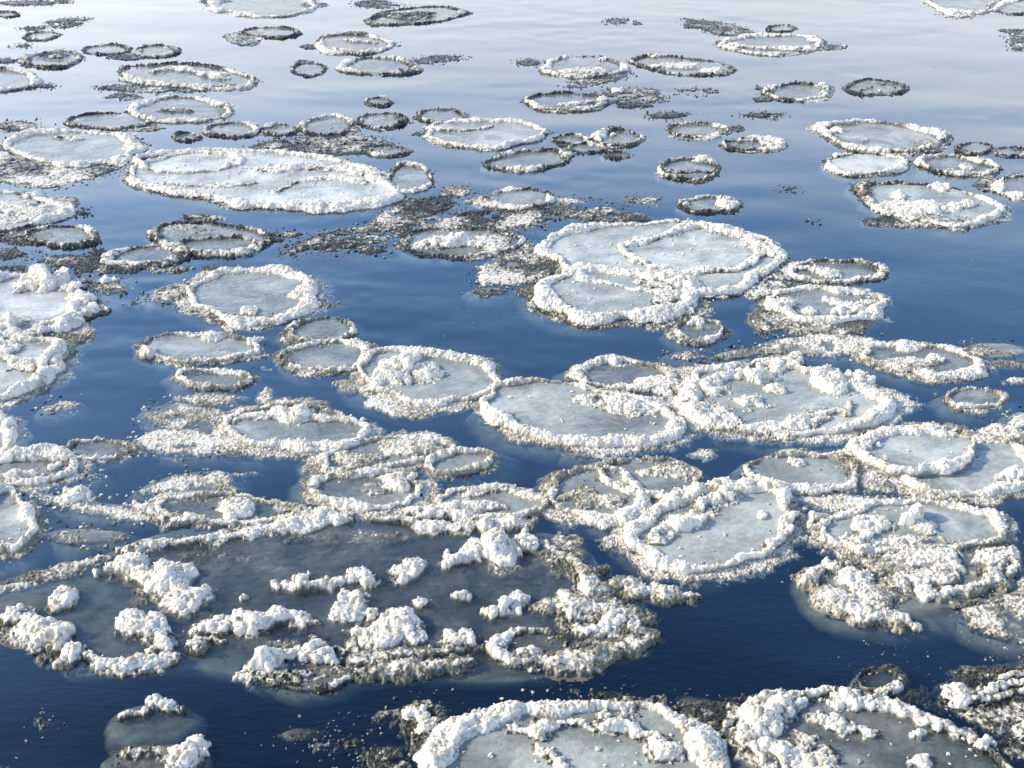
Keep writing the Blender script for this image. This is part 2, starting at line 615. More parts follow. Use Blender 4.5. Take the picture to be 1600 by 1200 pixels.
def scatter(pts, closed, n, spread):
    """n random spots around a line, thinning out sideways"""
    p = np.asarray(pts)
    q = np.roll(p, -1, 0) if closed else p[1:]
    p0 = p if closed else p[:-1]
    L = np.hypot(*(q - p0).T)
    i = rng.choice(len(L), n, p=L / L.sum())
    t = rng.random((n, 1))
    return p0[i] * (1 - t) + q[i] * t + rng.normal(0, 1, (n, 2)) * spread

def plate(parent, outline, z0, opacity, milk, name='ice_plate'):
    n = len(outline)
    c = outline.mean(0)
    soft = opacity < .6
    V = [(x, y, z0) for x, y in c + (outline - c) * (.72 if soft else .93)] + [(x, y, z0 - (.004 if soft else .002)) for x, y in c + (outline - c) * .985]
    V += [(x, y, -0.05) for x, y in outline]
    F = [tuple(range(n))] + [(i, i + n, (i + 1) % n + n, (i + 1) % n) for i in range(n)]
    if not soft:
        F += [(i + n, i + 2 * n, (i + 1) % n + 2 * n, (i + 1) % n + n) for i in range(n)]
    else:
        V = V[:2 * n]
    me = bpy.data.meshes.new(name)
    me.from_pydata(V, [], F)
    if me.polygons[0].normal.z < 0:
        me.flip_normals()
    at = me.attributes.new('thick', 'FLOAT', 'POINT')
    at.data.foreach_set('value', np.concatenate([np.ones(n), np.full(len(V) - n, 0.0 if soft else 1.0)]).astype(np.float32))
    me.materials.append(M_PLATE)
    TRIS[0] += 5 * n
    o = add(name, me, parent)
    o['opacity'] = float(opacity)
    o['milk'] = float(milk)
    return o

def ledge(parent, outline, ext, depth=0.07, core=.5):
    """the part of the floe that spreads out under water"""
    n = len(outline)
    c = outline.mean(0)
    d = outline - c
    L = np.hypot(d[:, 0], d[:, 1])[:, None]
    u = d / (L + 1e-9)
    k = (0.15 + 1.2 * fbm(outline[:, 0], outline[:, 1], 0.45, 77, 2) + .55 * fbm(outline[:, 0], outline[:, 1], 0.13, 79, 2))[:, None]
    V, A = [np.column_stack([c + d * .02, np.full(n, -.014)])], [np.full(n, core)]     # ice under the middle of the floe
    for j, (s, zz, a) in enumerate(((-.1, -.014, 1.), (0.25, -.018, .95), (.55, -.4 * depth, .72), (.8, -.7 * depth, .36), (1., -depth, 0.))):
        pt = outline + u * ext * k * s
        V.append(np.column_stack([pt, np.full(n, zz)]))
        A.append(np.full(n, a))
    V, A = np.concatenate(V), np.concatenate(A)
    F = []
    for r in range(5):
        for i in range(n):
            j = (i + 1) % n
            F.append((r * n + i, (r + 1) * n + i, (r + 1) * n + j, r * n + j))
    me = mesh_from('submerged_ledge', V, np.array(F), M_LEDGE, A, attr='thick')
    return add('submerged_ledge', me, parent)

def root(name, label, cat, xy, group):
    o = bpy.data.objects.new(name, None)
    o.empty_display_size = 0.1
    o.location = (xy[0], xy[1], 0)
    C.objects.link(o)
    o['label'], o['category'], o['group'] = label, cat, group
    return o

_count = [0]

def mound(rt, z0, mx, my, mr, hh=None):
    """a heap of clotted snow: a few overlapping lobes of uneven size"""
    mm = pxm(my + mr * .5)
    hh = hh * .64 if hh else mr * mm * 0.34
    c0 = to_world(np.array([[mx, my]], float), hh * .3)
    r_ = mr * mm * .85
    ss = []
    for i in range(5 if mr > 12 else 3):
        a = rng.random() * 6.283
        dd = r_ * (0.1 + .75 * rng.random()) * (i > 0)
        e = rng.random() * 3.14
        l = r_ * (.15 + .35 * rng.random())
        c = c0[0] + np.array([math.cos(a) * dd, math.sin(a) * dd * .8])
        v = np.array([math.cos(e), math.sin(e)]) * l
        ss.append(Stroke(np.array([c - v, c + v]), r_ * (.95 if i == 0 else .4 + .35 * rng.random()), hh * (1.15 if i == 0 else .4 + .7 * rng.random()), 1.0))
    for k in ss:
        k.even = True
    ss.append(Stroke(c0 - np.array([[0, r_ * .15]]), r_ * 1.35, .008, .42, dens=.7))
    heap('snow_mound', rt, ss, z0, amp=1.0, warp=r_)

def floe(label, px, rw=10, rh=0.05, white=0.7, plate_op=0.7, milk=0.55, arcs=(), mounds=(), ridges=(), rings=(), fringe=(),
         led=0, crumb=1.0, skirt=1.0, z=None, sprinkle=0.0, rim=True, patches=(), name='ice_floe'):
    """px: outline in photo pixels; rw: rim width in photo pixels; white: paleness of the rim, from dry snow and painted shade
    arcs: (from, to, width factor, white) in degrees, 0 right, 90 near, 180 left, 270 far"""
    _count[0] += 1
    near = float(np.clip((px[:, 1].mean() - 380) / 200, 0, 1)) * float(np.clip((1010 - px[:, 1].mean()) / 120, 0, 1))
    white = min(1.0, white + .14 * near)
    FROST[0] = .38 * near
    milk = milk - .12 * near
    led = led if led else (4 + 20 * near) * (px[:, 1].mean() > 240)
    z0 = (0.010 + 0.0007 * (_count[0] % 9)) if z is None else z
    w = to_world(px, z0)
    cpx = px.mean(0)
    m = pxm(cpx[1])
    rt = root(name, label, 'ice floe', w.mean(0), 'pancake ice floes on the river')
    if plate_op > 0:
        plate(rt, w, z0, plate_op * (.9 if plate_op > .6 else 1), milk)
    if led:
        ledge(rt, w, led * m + (rw * m * .6 if rim else .02), core=.5 if led != .5 else .3)
    n = len(w)
    ang = np.degrees(np.arctan2((px[:, 1] - cpx[1]) / (np.ptp(px[:, 1]) + 1), (px[:, 0] - cpx[0]) / (np.ptp(px[:, 0]) + 1))) % 360
    wm, wh = np.ones(n), np.full(n, float(white))
    for a0, a1, f, wv in arcs:  # low white on far arcs paints in the shaded face of the back rim
        d = (ang - a0) % 360
        k = sstep(-12, 12, d) * (1 - sstep((a1 - a0) % 360 - 12, (a1 - a0) % 360 + 12, d)) if (a1 - a0) % 360 else np.ones(n)
        d2 = (a0 - ang) % 360
        k = np.maximum(k, np.where(d2 < 12, sstep(12, 0, d2) if False else (1 - d2 / 12) * 0.5, 0))
        wm = wm * (1 - k) + f * k
        wh = wh * (1 - k) + wv * k
    # no rim is even: thick and snowy here, low, wet or missing there
    fr_ = np.random.default_rng(_count[0] * 7 + 1)
    a_ = np.radians(ang)
    per = np.hypot(*(np.roll(w, -1, 0) - w).T).sum()
    un = sum(fr_.normal(0, 1) / k ** .6 * np.cos(k * a_ + fr_.random() * 6.28) for k in range(1, 3 + int(min(per, 8) * 1.5)))
    un = un / (np.abs(un).max() + 1e-6)
    un2 = sum(fr_.normal(0, 1) / k ** .5 * np.cos(k * a_ + fr_.random() * 6.28) for k in range(1, 4 + int(min(per, 8))))
    un2 = un2 / (np.abs(un2).max() + 1e-6)
    wm = np.clip(wm * (1 + .7 * un), .08, 2.2)
    wh = wh + un2 * (.30 if white < .9 else .16) + np.minimum(un, 0) * .18
    if rim:
        hw = rw * m * (0.42 - .05 * near if white > .45 else .36)
        inner = w.mean(0) + (w - w.mean(0)) * (1 - np.clip(hw * .55 / (np.hypot(*(w - w.mean(0)).T)[:, None] + 1e-6), 0, .6))
        heap('snow_rim', rt, [Stroke(inner, hw, rh * (.46 if white > .45 else .32), white, True, wm, wh, dens=1.0 if white > .45 else .75)], z0,
             grain=1.0 if white > .45 else .8)
        if skirt:
            out = w.mean(0) + (w - w.mean(0)) * (1 + .25 * hw / (np.hypot(*(w - w.mean(0)).T)[:, None] + 1e-6))
            heap('slush_skirt', rt, [Stroke(out, hw * (1.35 + 1.1 * near) * skirt, .004, white * .42 + .05 * near, True, wm ** .4, wh * .42 + .05 * near, dens=.58)],
                 0.0, amp=.4, base=.008, chunk=.7, grain=.62, warp=.05)
        # grains that rolled off the rim onto the pane
        k = int(per / .028)
        xy = scatter(w.mean(0) + (w - w.mean(0)) * (1 - np.clip(hw * 1.5 / (np.hypot(*(w - w.mean(0)).T)[:, None] + 1e-6), 0, .8)), True, k, hw * .7)
        xy = xy[inside(w, xy[:, 0], xy[:, 1])]
        k = len(xy)
        o = crumbs('snow_crumbs', rt, xy, .003 + .009 * rng.random(k) ** 2.5, np.clip(white * .5 + .5 * rng.random(k), 0, 1), z0 + .001)
        if o:
            o['kind'] = 'stuff'
        # slush crumbs along the outside of the rim
        k = int(crumb * 1.3 * np.hypot(*(np.roll(w, -1, 0) - w).T).sum() / 0.03)
        xy = scatter(w.mean(0) + (w - w.mean(0)) * 1.01, True, k, hw * .55 + 0.012)
        sz = (0.005 + 0.012 * rng.random(k) ** 2) * (.6 if cpx[1] > 850 else 1)
        o = crumbs('slush_crumbs', rt, xy, sz, np.clip(rng.random(k) * .9 * (0.35 + white * .75) - .05, 0, 1), 0.004)
        if o:
            o['kind'] = 'stuff'
    for r in rings:
        cx, cy, rx, ry, rwid = r[:5]
        p2 = to_world(E(cx, cy, rx, ry, r[5] if len(r) > 5 else 0), z0 + .01)
        heap('snow_ring', rt, [Stroke(p2, rwid * m * .5, rh * .6, white, True)], z0)
    for r in ridges:
        pts, rwid = r[0], r[1]
        hh = r[2] if len(r) > 2 else rh
        wv = r[3] if len(r) > 3 else max(white, .8)
        p2 = to_world(catmull(pts, False, 6), z0 + .01)
        n_ = len(p2)
        t_ = np.linspace(0, 1, n_)
        fr_ = np.random.default_rng(n_ + abs(int(pts[0][0] * 3)))
        un = sum(fr_.normal(0, 1) / k ** .4 * np.cos(k * t_ * 3.14 + fr_.random() * 6.28) for k in range(1, 6))
        wm_ = np.clip(1 + .55 * un / (np.abs(un).max() + 1e-6), .25, 1.6) * np.clip(np.minimum(t_, 1 - t_) * 6 + .45, 0, 1)
        heap('snow_ridge', rt, [Stroke(p2, rwid * m * .52, hh * .65, wv, wm=wm_), Stroke(p2, rwid * m * .8, .007, wv * .5, wm=wm_ ** .5, dens=.65)], z0, warp=rwid * m * .75)
    for q in mounds:
        mound(rt, z0, *q)
    for f in fringe:
        slush_part(rt, *f)
    for f in patches:
        cx, cy, rx, ry = f[:4]
        wv = f[4] if len(f) > 4 else .8
        heap('frost_patch', rt, None, z0 + .004, fill=to_world(E(cx, cy, rx, ry, 0, .18), z0), lace=f[5] if len(f) > 5 else .45, white=wv, h=.012, dens=.75, amp=.55)
    if sprinkle:
        k = int(sprinkle * 60 * (np.ptp(w[:, 0]) * np.ptp(w[:, 1]) + .15))
        a, rr = rng.random(k) * 6.283, np.sqrt(rng.random(k)) * .9
        c, ex = w.mean(0), np.ptp(w, 0) / 2
        xy = np.stack([c[0] + np.cos(a) * rr * ex[0], c[1] + np.sin(a) * rr * ex[1]], -1)
        xy = xy[inside(w, xy[:, 0], xy[:, 1])]
        k = len(xy)
        o = crumbs('snow_crumbs', rt, xy, 0.004 + .012 * rng.random(k) ** 2, .55 + .45 * rng.random(k), z0 + .002)
        if o:
            o['kind'] = 'stuff'
    return rt

def slush_part(rt, cx, cy, rx, ry, white=.3, lace=.40, rot=0, name='slush_fringe'):
    lace = lace + (.04 if cy > 520 else -.03)
    if cy < 520:
        rx, ry, white = rx * 1.15, ry * 1.15, white * .75  # far slush darkened: its shaded side is put into the colour
    px = E(cx, cy, rx, ry, rot, .16)
    w = to_world(px, 0.0)
    heap(name, rt, None, 0.0, fill=w, lace=lace, white=white, h=.004, dens=.62, amp=.65, edge=.10, base=.010, grain=.8, chunk=.7)

def slush(label, px, white=.2, lace=.42, ring=False, crumb=1.0, rw=9, mounds=(), name='slush_patch', plate_op=0.0, extra=(), h=.008, milk=.45):
    """loose wet slush floating without a solid rim"""
    cyp = px[:, 1].mean()
    if cyp < 520:
        px = px.mean(0) + (px - px.mean(0)) * 1.14
        white *= .75  # shade on distant slush painted in as a darker tone
    _count[0] += 1
    near = float(np.clip((px[:, 1].mean() - 380) / 200, 0, 1)) * float(np.clip((1010 - px[:, 1].mean()) / 120, 0, 1))
    white = min(1.0, white + .14 * near)
    FROST[0] = .38 * near
    w = to_world(px, 0.0)
    rt = root(name, label, 'slush patch', w.mean(0), 'slush patches on the river')
    m = pxm(px[:, 1].mean())
    if near > .3 and not plate_op and np.ptp(px[:, 0]) > 60:
        plate_op, milk = .42, .6
    if plate_op:
        plate(rt, w, .006, plate_op, milk)
    if near > .3:
        ledge(rt, w.mean(0) + (w - w.mean(0)) * .9, 22 * m)
    if ring:
        c = w.mean(0)
        heap('slush_rim', rt, [Stroke(c + (w - c) * .9, rw * m * .6, .012, white, True, dens=.85)], 0.0, base=.012, amp=.9)
    else:
        heap('slush', rt, None, 0.0, fill=w, lace=lace + (.04 if cyp > 520 else -.03), white=white, h=h * .6, dens=.66, amp=.7, base=.010, grain=.8, chunk=.7)
    for f in extra:
        slush_part(rt, *f, name='slush')
    k = int(crumb * 1.6 * np.hypot(*(np.roll(w, -1, 0) - w).T).sum() / 0.03)
    xy = scatter(w, True, k, 0.05)
    o = crumbs('slush_crumbs', rt, xy, (.005 + .012 * rng.random(k) ** 2) * (.55 if px[:, 1].mean() > 850 else 1), np.clip(rng.random(k) * (white + .35) - .1, 0, 1), 0.003)
    if o:
        o['kind'] = 'stuff'
    for q in mounds:
        mound(rt, .006, *q)
    return rt

# ------------------------------------------------------------------ the floes, far to near (outlines in photo pixels, put on the water in metres)
FAR = dict(rh=.045, plate_op=.45, milk=.55)

floe('thick white ringed ice floe cut by the top edge, left of centre', E(413, 6, 84, 19), rw=17, white=.95, fringe=[(335, 2, 26, 5, .1), (492, 9, 22, 5, .1)], **FAR)
floe('dark lacy ice floe ring just right of the white floe at the top edge', E(652, 24, 74, 13, -5), rw=9, white=.22, patches=[(640, 24, 45, 7, .3, .5)], mounds=[(722, 19, 6)], **FAR)
slush('small dark slush scrap at the top edge above the dark lacy ring', E(580, 6, 26, 6), white=.1)
slush('thin dark slush streak above the dark lacy ring, right of the scrap', E(606, 9, 20, 4), white=.1)
floe('open dark slush ring with pale lumps between the two far white floes', E(424, 50, 46, 8), rw=7, white=.25, fringe=[(384, 60, 28, 12, .5, .35)], **FAR)
floe('white crusted ice floe with dark tails on both sides, upper centre', E(553, 68, 58, 16), rw=13, white=.8, arcs=[(215, 300, .9, .35)], ridges=[([(500, 72), (545, 78), (600, 76)], 10, .03, .95), ([(540, 62), (570, 64), (590, 66)], 9, .03, .9)], fringe=[(484, 73, 16, 4, .05, .3), (620, 71, 10, 5, .05, .4)], **FAR)
floe('flat grey ringed ice floe with two white tufts, below the white crusted floe', E(592, 103, 60, 13), rw=10, white=.5, mounds=[(545, 98, 8), (627, 93, 8)], fringe=[(545, 112, 18, 4, .2)], **FAR)
slush('long dark slush tail to the right of the grey tufted floe', E(684, 93, 38, 6, -4), white=.05, lace=.35)
floe('small dark double ring of slush left of the grey tufted floe', E(483, 108, 27, 9), rw=6, white=.2, fringe=[(475, 98, 16, 4, .1, .3)], **FAR)
floe('broad white crusted ice floe with dark right tail, far right of centre', E(1208, 69, 82, 15), rw=14, white=.85, mounds=[(1276, 64, 9), (1210, 57, 7)], ridges=[([(1140, 68), (1190, 74), (1270, 74)], 11, .03, .9)], fringe=[(1300, 74, 22, 5, .05, .35), (1125, 67, 10, 4, .1)], **FAR)
slush('ragged dark slush raft joined behind the broad white far floe', E(1132, 46, 52, 9, 12), white=.06, lace=.38, extra=[(1088, 40, 22, 4, .05, .35)])
floe('small black slush ring right behind the broad white far floe', E(1222, 44, 23, 5), rw=6, white=.1, **FAR)
slush('lone dark slush streak in open water near the top edge, right of centre', E(965, 33, 20, 4), white=.12, lace=.2, extra=[(995, 37, 11, 3, .1, .3)])
floe('white ringed ice floe cut by the top edge at upper right', E(1512, 4, 62, 15), rw=13, white=.85, **FAR)
floe('grey half ring of ice in the top right corner', E(1588, 10, 45, 11), rw=8, white=.45, arcs=[(20, 160, 1, .3)], **FAR)
slush('white slush lump below the ringed floe at upper right', E(1496, 22, 24, 6), white=.6, lace=.1, mounds=[(1490, 20, 13)])
slush('dark ragged slush scrap at the right edge near the top', E(1592, 64, 15, 14), white=.2, lace=.35, extra=[(1580, 48, 22, 3, .05, .4)])
floe('grey ringed ice floe with white left lump, upper right of centre', E(913, 104, 66, 16), rw=10, white=.55, arcs=[(235, 300, .9, .2)], mounds=[(854, 108, 8), (882, 90, 7), (945, 93, 6)], patches=[(915, 110, 40, 5, .8, .4)], **FAR)
slush('small dark slush scrap left of the grey floe with white lump', E(826, 98, 18, 5), white=.05, lace=.3)
floe('long flat oval ice floe with dark rim, right of the grey lumped floe', E(1067, 102, 82, 13, 6), rw=9, white=.35, patches=[(1055, 102, 40, 5, .8, .42), (1115, 110, 22, 4, .7, .4)], mounds=[(1022, 89, 5)], **FAR)
slush('grey slush drift between the grey lumped floe and the pale oval below', E(932, 126, 48, 8, -10), white=.2, lace=.42)
floe('pale oval ice floe with a white streak, upper centre right', E(886, 158, 62, 14), rw=9, white=.6, arcs=[(190, 240, 1, .35)], ridges=[([(880, 162), (905, 160), (925, 158)], 10, .02, .95)], mounds=[(945, 156, 7)], **FAR)
slush('speckled dark slush raft right of the pale oval floe with white streak', E(987, 151, 44, 13), white=.25, lace=.44, mounds=[(965, 141, 10)], extra=[(990, 165, 28, 3, .2, .3)])
floe('white tufted ice floe left of the small black ring, upper right', E(1247, 143, 53, 13), rw=11, white=.7, arcs=[(240, 300, 1, .3)], mounds=[(1283, 134, 10), (1288, 146, 9), (1205, 140, 8)], fringe=[(1196, 155, 22, 4, .1, .3), (1188, 137, 10, 4, .1)], **FAR)
floe('black slush ring right of the white tufted floe, upper right', E(1368, 136, 46, 12), rw=8, white=.13, ridges=[([(1345, 140), (1385, 130), (1400, 136)], 7, .02, .1)], mounds=[(1375, 143, 4)], **FAR)
slush('thin dark slush streak in the top left corner', E(45, 5, 40, 4), white=.05, lace=.3)
slush('short dark slush scrap right of the corner streak at top left', E(98, 2, 10, 4), white=.05, lace=.2)
floe('thin dark ring of slush cut by the left edge near the top', E(10, 22, 20, 4), rw=4, white=.1, **FAR)
slush('dark feathery slush scrap floating in the upper left', E(105, 36, 30, 7, -8), white=.1, lace=.38)
slush('narrow dark slush smear left of the feathery scrap', E(52, 45, 18, 3), white=.08, lace=.25)
floe('small grey slush ring below the feathery scrap, upper left', E(65, 55, 26, 6, -5), rw=7, white=.4, **FAR)
slush('pair of tiny dark slush specks under the small grey ring', E(35, 72, 16, 3), white=.05, lace=.3)
floe('grey ringed ice floe with smooth near lip at upper left', E(82, 92, 46, 12, -4), rw=9, white=.5, patches=[(85, 88, 25, 5, .3, .4)], **FAR)
slush('dark slush scrap on the left edge beside the smooth lipped ring', E(8, 95, 18, 4), white=.08, lace=.3)
floe('white ice floe cut by the left edge at upper left', E(12, 124, 46, 16), rw=12, white=.9, arcs=[(230, 300, .8, .4)], **FAR)
slush('small dark slush scrap right of the white left-edge floe', E(68, 134, 18, 4), white=.1, lace=.3)
floe('dark slush ring, left one of a touching pair at upper left', E(168, 77, 36, 8), rw=8, white=.3, fringe=[(195, 88, 28, 6, .2, .38)], **FAR)
floe('dark slush ring with pale lump, right one of a touching pair at upper left', E(246, 79, 32, 9), rw=8, white=.38, **FAR)
floe('large white ridged ice floe, longest in the upper left', E(296, 118, 108, 18, 4), rw=13, white=.72, arcs=[(230, 320, .8, .25)], ridges=[([(240, 112), (270, 106), (310, 112), (350, 122)], 15, .045, .95), ([(190, 122), (240, 128), (300, 134), (360, 132)], 9, .03, .8)], **FAR)
slush('long thin dark slush band under the longest upper left floe', E(235, 140, 78, 6, 2), white=.25, lace=.4, extra=[(195, 152, 30, 6, .25, .4)])
floe('white ringed round ice floe with snowy right side, upper left', E(284, 171, 76, 20), rw=14, white=.88, mounds=[(345, 164, 11)], patches=[(275, 172, 30, 4, .6, .45)], fringe=[(352, 172, 14, 12, .3, .3)], **FAR)
floe('dark rimmed pale floe tucked left of the snowy sided round floe', E(172, 188, 68, 12), rw=8, white=.35, arcs=[(195, 330, 1, .15)], fringe=[(220, 201, 40, 5, .2, .35)], **FAR)
floe('grey slush ring right below the snowy sided round floe', E(363, 202, 40, 11), rw=8, white=.42, mounds=[(396, 196, 5)], **FAR)
floe('tiny dark slush ring left of the grey ring, upper left', E(292, 213, 19, 6), rw=6, white=.2, **FAR)
slush('green dark slush smear on the left edge behind the wide white ring', E(28, 198, 32, 8), white=.2, lace=.36)
floe('wide white snow ringed ice floe near the left edge, upper left', E(114, 230, 104, 27), rw=24, rh=.055, white=1, plate_op=.6, milk=.65, arcs=[(335, 25, 1.5, 1)], patches=[(110, 216, 30, 4, .7, .45)])
slush('grey lumpy slush raft under the wide white ring on the left', Pg((0, 235), (60, 255), (130, 262), (195, 246), (185, 262), (150, 275), (112, 286), (70, 294), (20, 284), (0, 290)), white=.5, lace=.36, mounds=[(92, 272, 10)])

# the biggest floe of the upper half and its company
floe('tiny dark slush ring alone above centre left', E(592, 158, 19, 6), rw=6, white=.3, **FAR)
floe('small slush ring with white near lip above centre left', E(597, 188, 37, 12), rw=9, white=.5, arcs=[(200, 340, 1, .25)], **FAR)
floe('ragged grey slush ring with an open eye, above the largest far floe', E(512, 196, 42, 15, -5), rw=12, white=.42, fringe=[(540, 205, 25, 8, .3)], **FAR)
floe('small slush ring with a white left tuft, above the largest far floe', E(437, 202, 28, 8), rw=6, white=.3, mounds=[(421, 200, 7)], **FAR)
slush('broad dark slush raft along the back of the largest far floe', E(510, 228, 105, 14), white=.28, lace=.42, extra=[(430, 233, 45, 6, .2, .4)])
floe('small grey slush floe with white lump at the right end of the raft', E(607, 235, 32, 8), rw=8, white=.3, ridges=[([(582, 236), (600, 237)], 8, .03, .9)], **FAR)
floe('thin walled half ring of ice joined to the largest far floe', E(640, 278, 34, 23), rw=11, rh=.04, white=.75, plate_op=.55, milk=.55, arcs=[(200, 320, 1, .4)])
floe('largest far ice floe, long white oval with snow thick rim and small ring inside', E(414, 279, 202, 44, 3.5), rw=24, rh=.055, white=1, plate_op=.92, milk=.85, z=.02, sprinkle=1.2,
     rings=[(293, 252, 78, 17, 12)], ridges=[([(430, 300), (470, 282), (530, 276), (570, 285)], 12, .03, 1), ([(400, 262), (470, 262), (540, 262), (600, 272)], 26, .04, 1), ([(260, 285), (330, 290), (400, 286)], 9, .015, .9)], skirt=.7)
floe('small slush ring touching the back of the pale oval floe, centre', E(690, 180, 37, 11), rw=8, white=.45, arcs=[(200, 330, 1, .25)], **FAR)
floe('white rimmed pale oval ice floe, upper centre', E(757, 208, 96, 21), rw=14, rh=.045, white=.9, plate_op=.75, milk=.7, ridges=[([(670, 198), (720, 204), (770, 196)], 9, .03, .9)], fringe=[(654, 209, 14, 4, .1)])
floe('flat oval ring floe with raised white right end, below the pale oval', E(825, 250, 67, 14, -4), rw=8, white=.5, mounds=[(886, 243, 8)], arcs=[(190, 300, 1, .3)], **FAR)
floe('small slush ring right of the pale oval floe, upper of two', E(893, 218, 26, 8), rw=8, white=.45, **FAR)
floe('small slush ring right of the pale oval floe, lower of two', E(917, 231, 28, 7), rw=8, white=.4, **FAR)
floe('small grey ring floe with bright white left end, above centre', E(967, 215, 36, 13), rw=10, white=.55, mounds=[(938, 212, 11), (958, 212, 6)], arcs=[(230, 310, 1, .25)], **FAR)
floe('tiny thin dark slush ring below the white ended ring floe', E(965, 242, 22, 4), rw=4, white=.2, **FAR)
slush('small black slush scrap in open water, upper right of centre', E(1042, 180, 28, 5), white=.05, lace=.35)
slush('scattered black slush flecks left of the white tufted far floe', E(1085, 144, 30, 5), white=.1, lace=.45)
slush('tiny black flecks of slush below the white tufted far floe', E(1195, 180, 30, 4), white=.05, lace=.48)
floe('dirty grey slush floe with dark tail, right of upper centre', E(1090, 203, 46, 12), rw=13, white=.45, fringe=[(1150, 201, 16, 5, .3, .3)], **FAR)
floe('low white wedge of slush ice right below the dirty grey floe', E(1178, 225, 46, 10), rw=12, white=.62, ridges=[([(1150, 222), (1175, 219), (1215, 228)], 9, .035, .9)], **FAR)
floe('figure eight ring floe with white cap alone in blue water', E(1078, 264, 46, 18), rw=9, white=.5, mounds=[(1097, 249, 12)], ridges=[([(1034, 262), (1060, 270), (1085, 266), (1110, 268), (1122, 262)], 8, .03, .4)], **FAR)
floe('snowy ring floe with slush apron at upper right, largest of its cluster', E(1378, 213, 98, 23, 5), rw=19, rh=.055, white=.85, plate_op=.65, milk=.65, arcs=[(260, 320, .8, .4), (330, 60, 1.2, .6)], mounds=[(1310, 205, 11), (1355, 221, 7)], fringe=[(1455, 218, 32, 14, .35, .3), (1300, 198, 22, 7, .1, .35), (1420, 233, 60, 7, .4, .3)])
floe('smooth milky ice floe with a pointed left tuft at upper right', E(1352, 256, 60, 17), rw=11, rh=.04, white=.85, plate_op=.85, milk=.85, mounds=[(1306, 243, 7)], arcs=[(190, 330, .8, .6)], fringe=[(1293, 252, 10, 6, .2)])
floe('grey slush floe with submerged left side, right of the smooth milky floe', E(1497, 258, 62, 14, 5), rw=12, white=.6, led=20, mounds=[(1510, 262, 10)], arcs=[(260, 330, 1, .25)], **FAR)
floe('dark slush ring between the snowy cluster floe and the right edge', E(1524, 231, 26, 9), rw=8, white=.15, **FAR)
floe('dark slush ring touching the right edge at upper right', E(1580, 237, 26, 7), rw=8, white=.2, **FAR)
floe('white ringed ice floe at the right edge above the heaped pointed floe', E(1588, 291, 30, 17), rw=15, white=.75, fringe=[(1545, 290, 22, 12, .15, .42)], **FAR)
floe('heaped pale ice floe with a white pointed top at right, upper middle', E(1454, 318, 108, 31, 8), rw=17, rh=.05, white=.7, plate_op=.8, milk=.7, arcs=[(190, 330, 1, .4)],
     mounds=[(1464, 293, 16), (1405, 308, 18), (1400, 322, 10)], ridges=[([(1440, 330), (1480, 324), (1525, 316)], 22, .05, 1)], patches=[(1420, 325, 55, 14, .8, .38)], fringe=[(1440, 345, 90, 12, .35, .38)], led=16)
slush('two tiny black slush specks in open blue water at right', E(1232, 296, 15, 3), white=.05, lace=.25)
slush('single tiny black slush speck right of the largest split floe', E(1272, 348, 8, 2), white=.05, lace=.2)

# slush field above the centre
floe('snow heaped ice floe cut by the left edge, upper middle', Pg((-40, 300), (20, 300), (55, 308), (95, 318), (110, 330), (80, 342), (40, 355), (-20, 362), (-50, 335)), rw=18, rh=.05, white=.8, plate_op=.8, milk=.7, mounds=[(52, 306, 12)], patches=[(20, 330, 60, 20, .85, .36)], fringe=[(95, 322, 32, 14, .25, .36)])
floe('dark lacy slush ring below the heaped left floe', E(98, 368, 56, 15), rw=10, white=.35, fringe=[(45, 372, 48, 12, .35, .4)], **FAR)
slush('grey pointed slush scrap at the left edge', E(15, 398, 26, 11), white=.4, lace=.3, extra=[(12, 425, 30, 10, .25, .42)])
slush('small dark slush scrap right of the heaped left floe', E(128, 333, 18, 4), white=.1, lace=.3)
slush('wide scatter of dark slush flecks between the left heap and round floes', E(125, 412, 65, 14), white=.15, lace=.47)
floe('double ringed slush floe left of centre', E(328, 372, 92, 25, 4), rw=14, rh=.035, white=.5, plate_op=.55, milk=.55, arcs=[(200, 330, 1, .3)], rings=[(345, 383, 60, 13, 9)], fringe=[(290, 358, 45, 10, .5, .32), (316, 340, 34, 5, .2, .3)])
floe('low slush ring touching the double ringed floe on its left', E(235, 398, 66, 15, -5), rw=12, rh=.03, white=.45, plate_op=.45, milk=.5, fringe=[(155, 395, 14, 10, .1, .35), (180, 420, 40, 8, .3, .4), (250, 420, 50, 6, .2, .45)])
slush('thin slush twig between the double ringed floe and the slush field', E(452, 367, 24, 4), white=.2, lace=.25, extra=[(437, 376, 10, 4, .3, .2)])
slush('dark speckled slush wedge, left end of the central slush field', E(548, 372, 88, 17, -12), white=.3, lace=.42)
slush('slush bridge running from the wedge up to the white ringed floe, centre', E(640, 335, 70, 17, -18), white=.32, lace=.42)
slush('narrow slush tip above the central slush field', E(712, 300, 26, 9), white=.3, lace=.36, extra=[(635, 313, 20, 5, .1, .35)])
floe('slush ring floe with white near side in the centre slush field', E(812, 310, 55, 15), rw=13, rh=.035, white=.65, plate_op=.5, milk=.6, arcs=[(200, 330, 1, .35)], fringe=[(755, 315, 25, 9, .3, .36)])
slush('lace of grey slush behind the white mound in the centre field', E(760, 345, 100, 17, -3), white=.4, lace=.42)
slush('flat grey slush arm reaching right to the largest split floe', E(905, 328, 75, 15, 8), white=.45, lace=.40, extra=[(985, 340, 30, 7, .4, .3)])
floe('slush floe carrying one long white snow mound, centre field', E(718, 378, 92, 24), rw=16, rh=.03, white=.45, plate_op=.5, milk=.55, ridges=[([(680, 380), (715, 378), (760, 386)], 38, .09, 1)], patches=[(770, 380, 35, 14, .5, .36)])
slush('small slush scrap just left of the mound floe, centre', E(580, 390, 28, 7), white=.4, lace=.25)
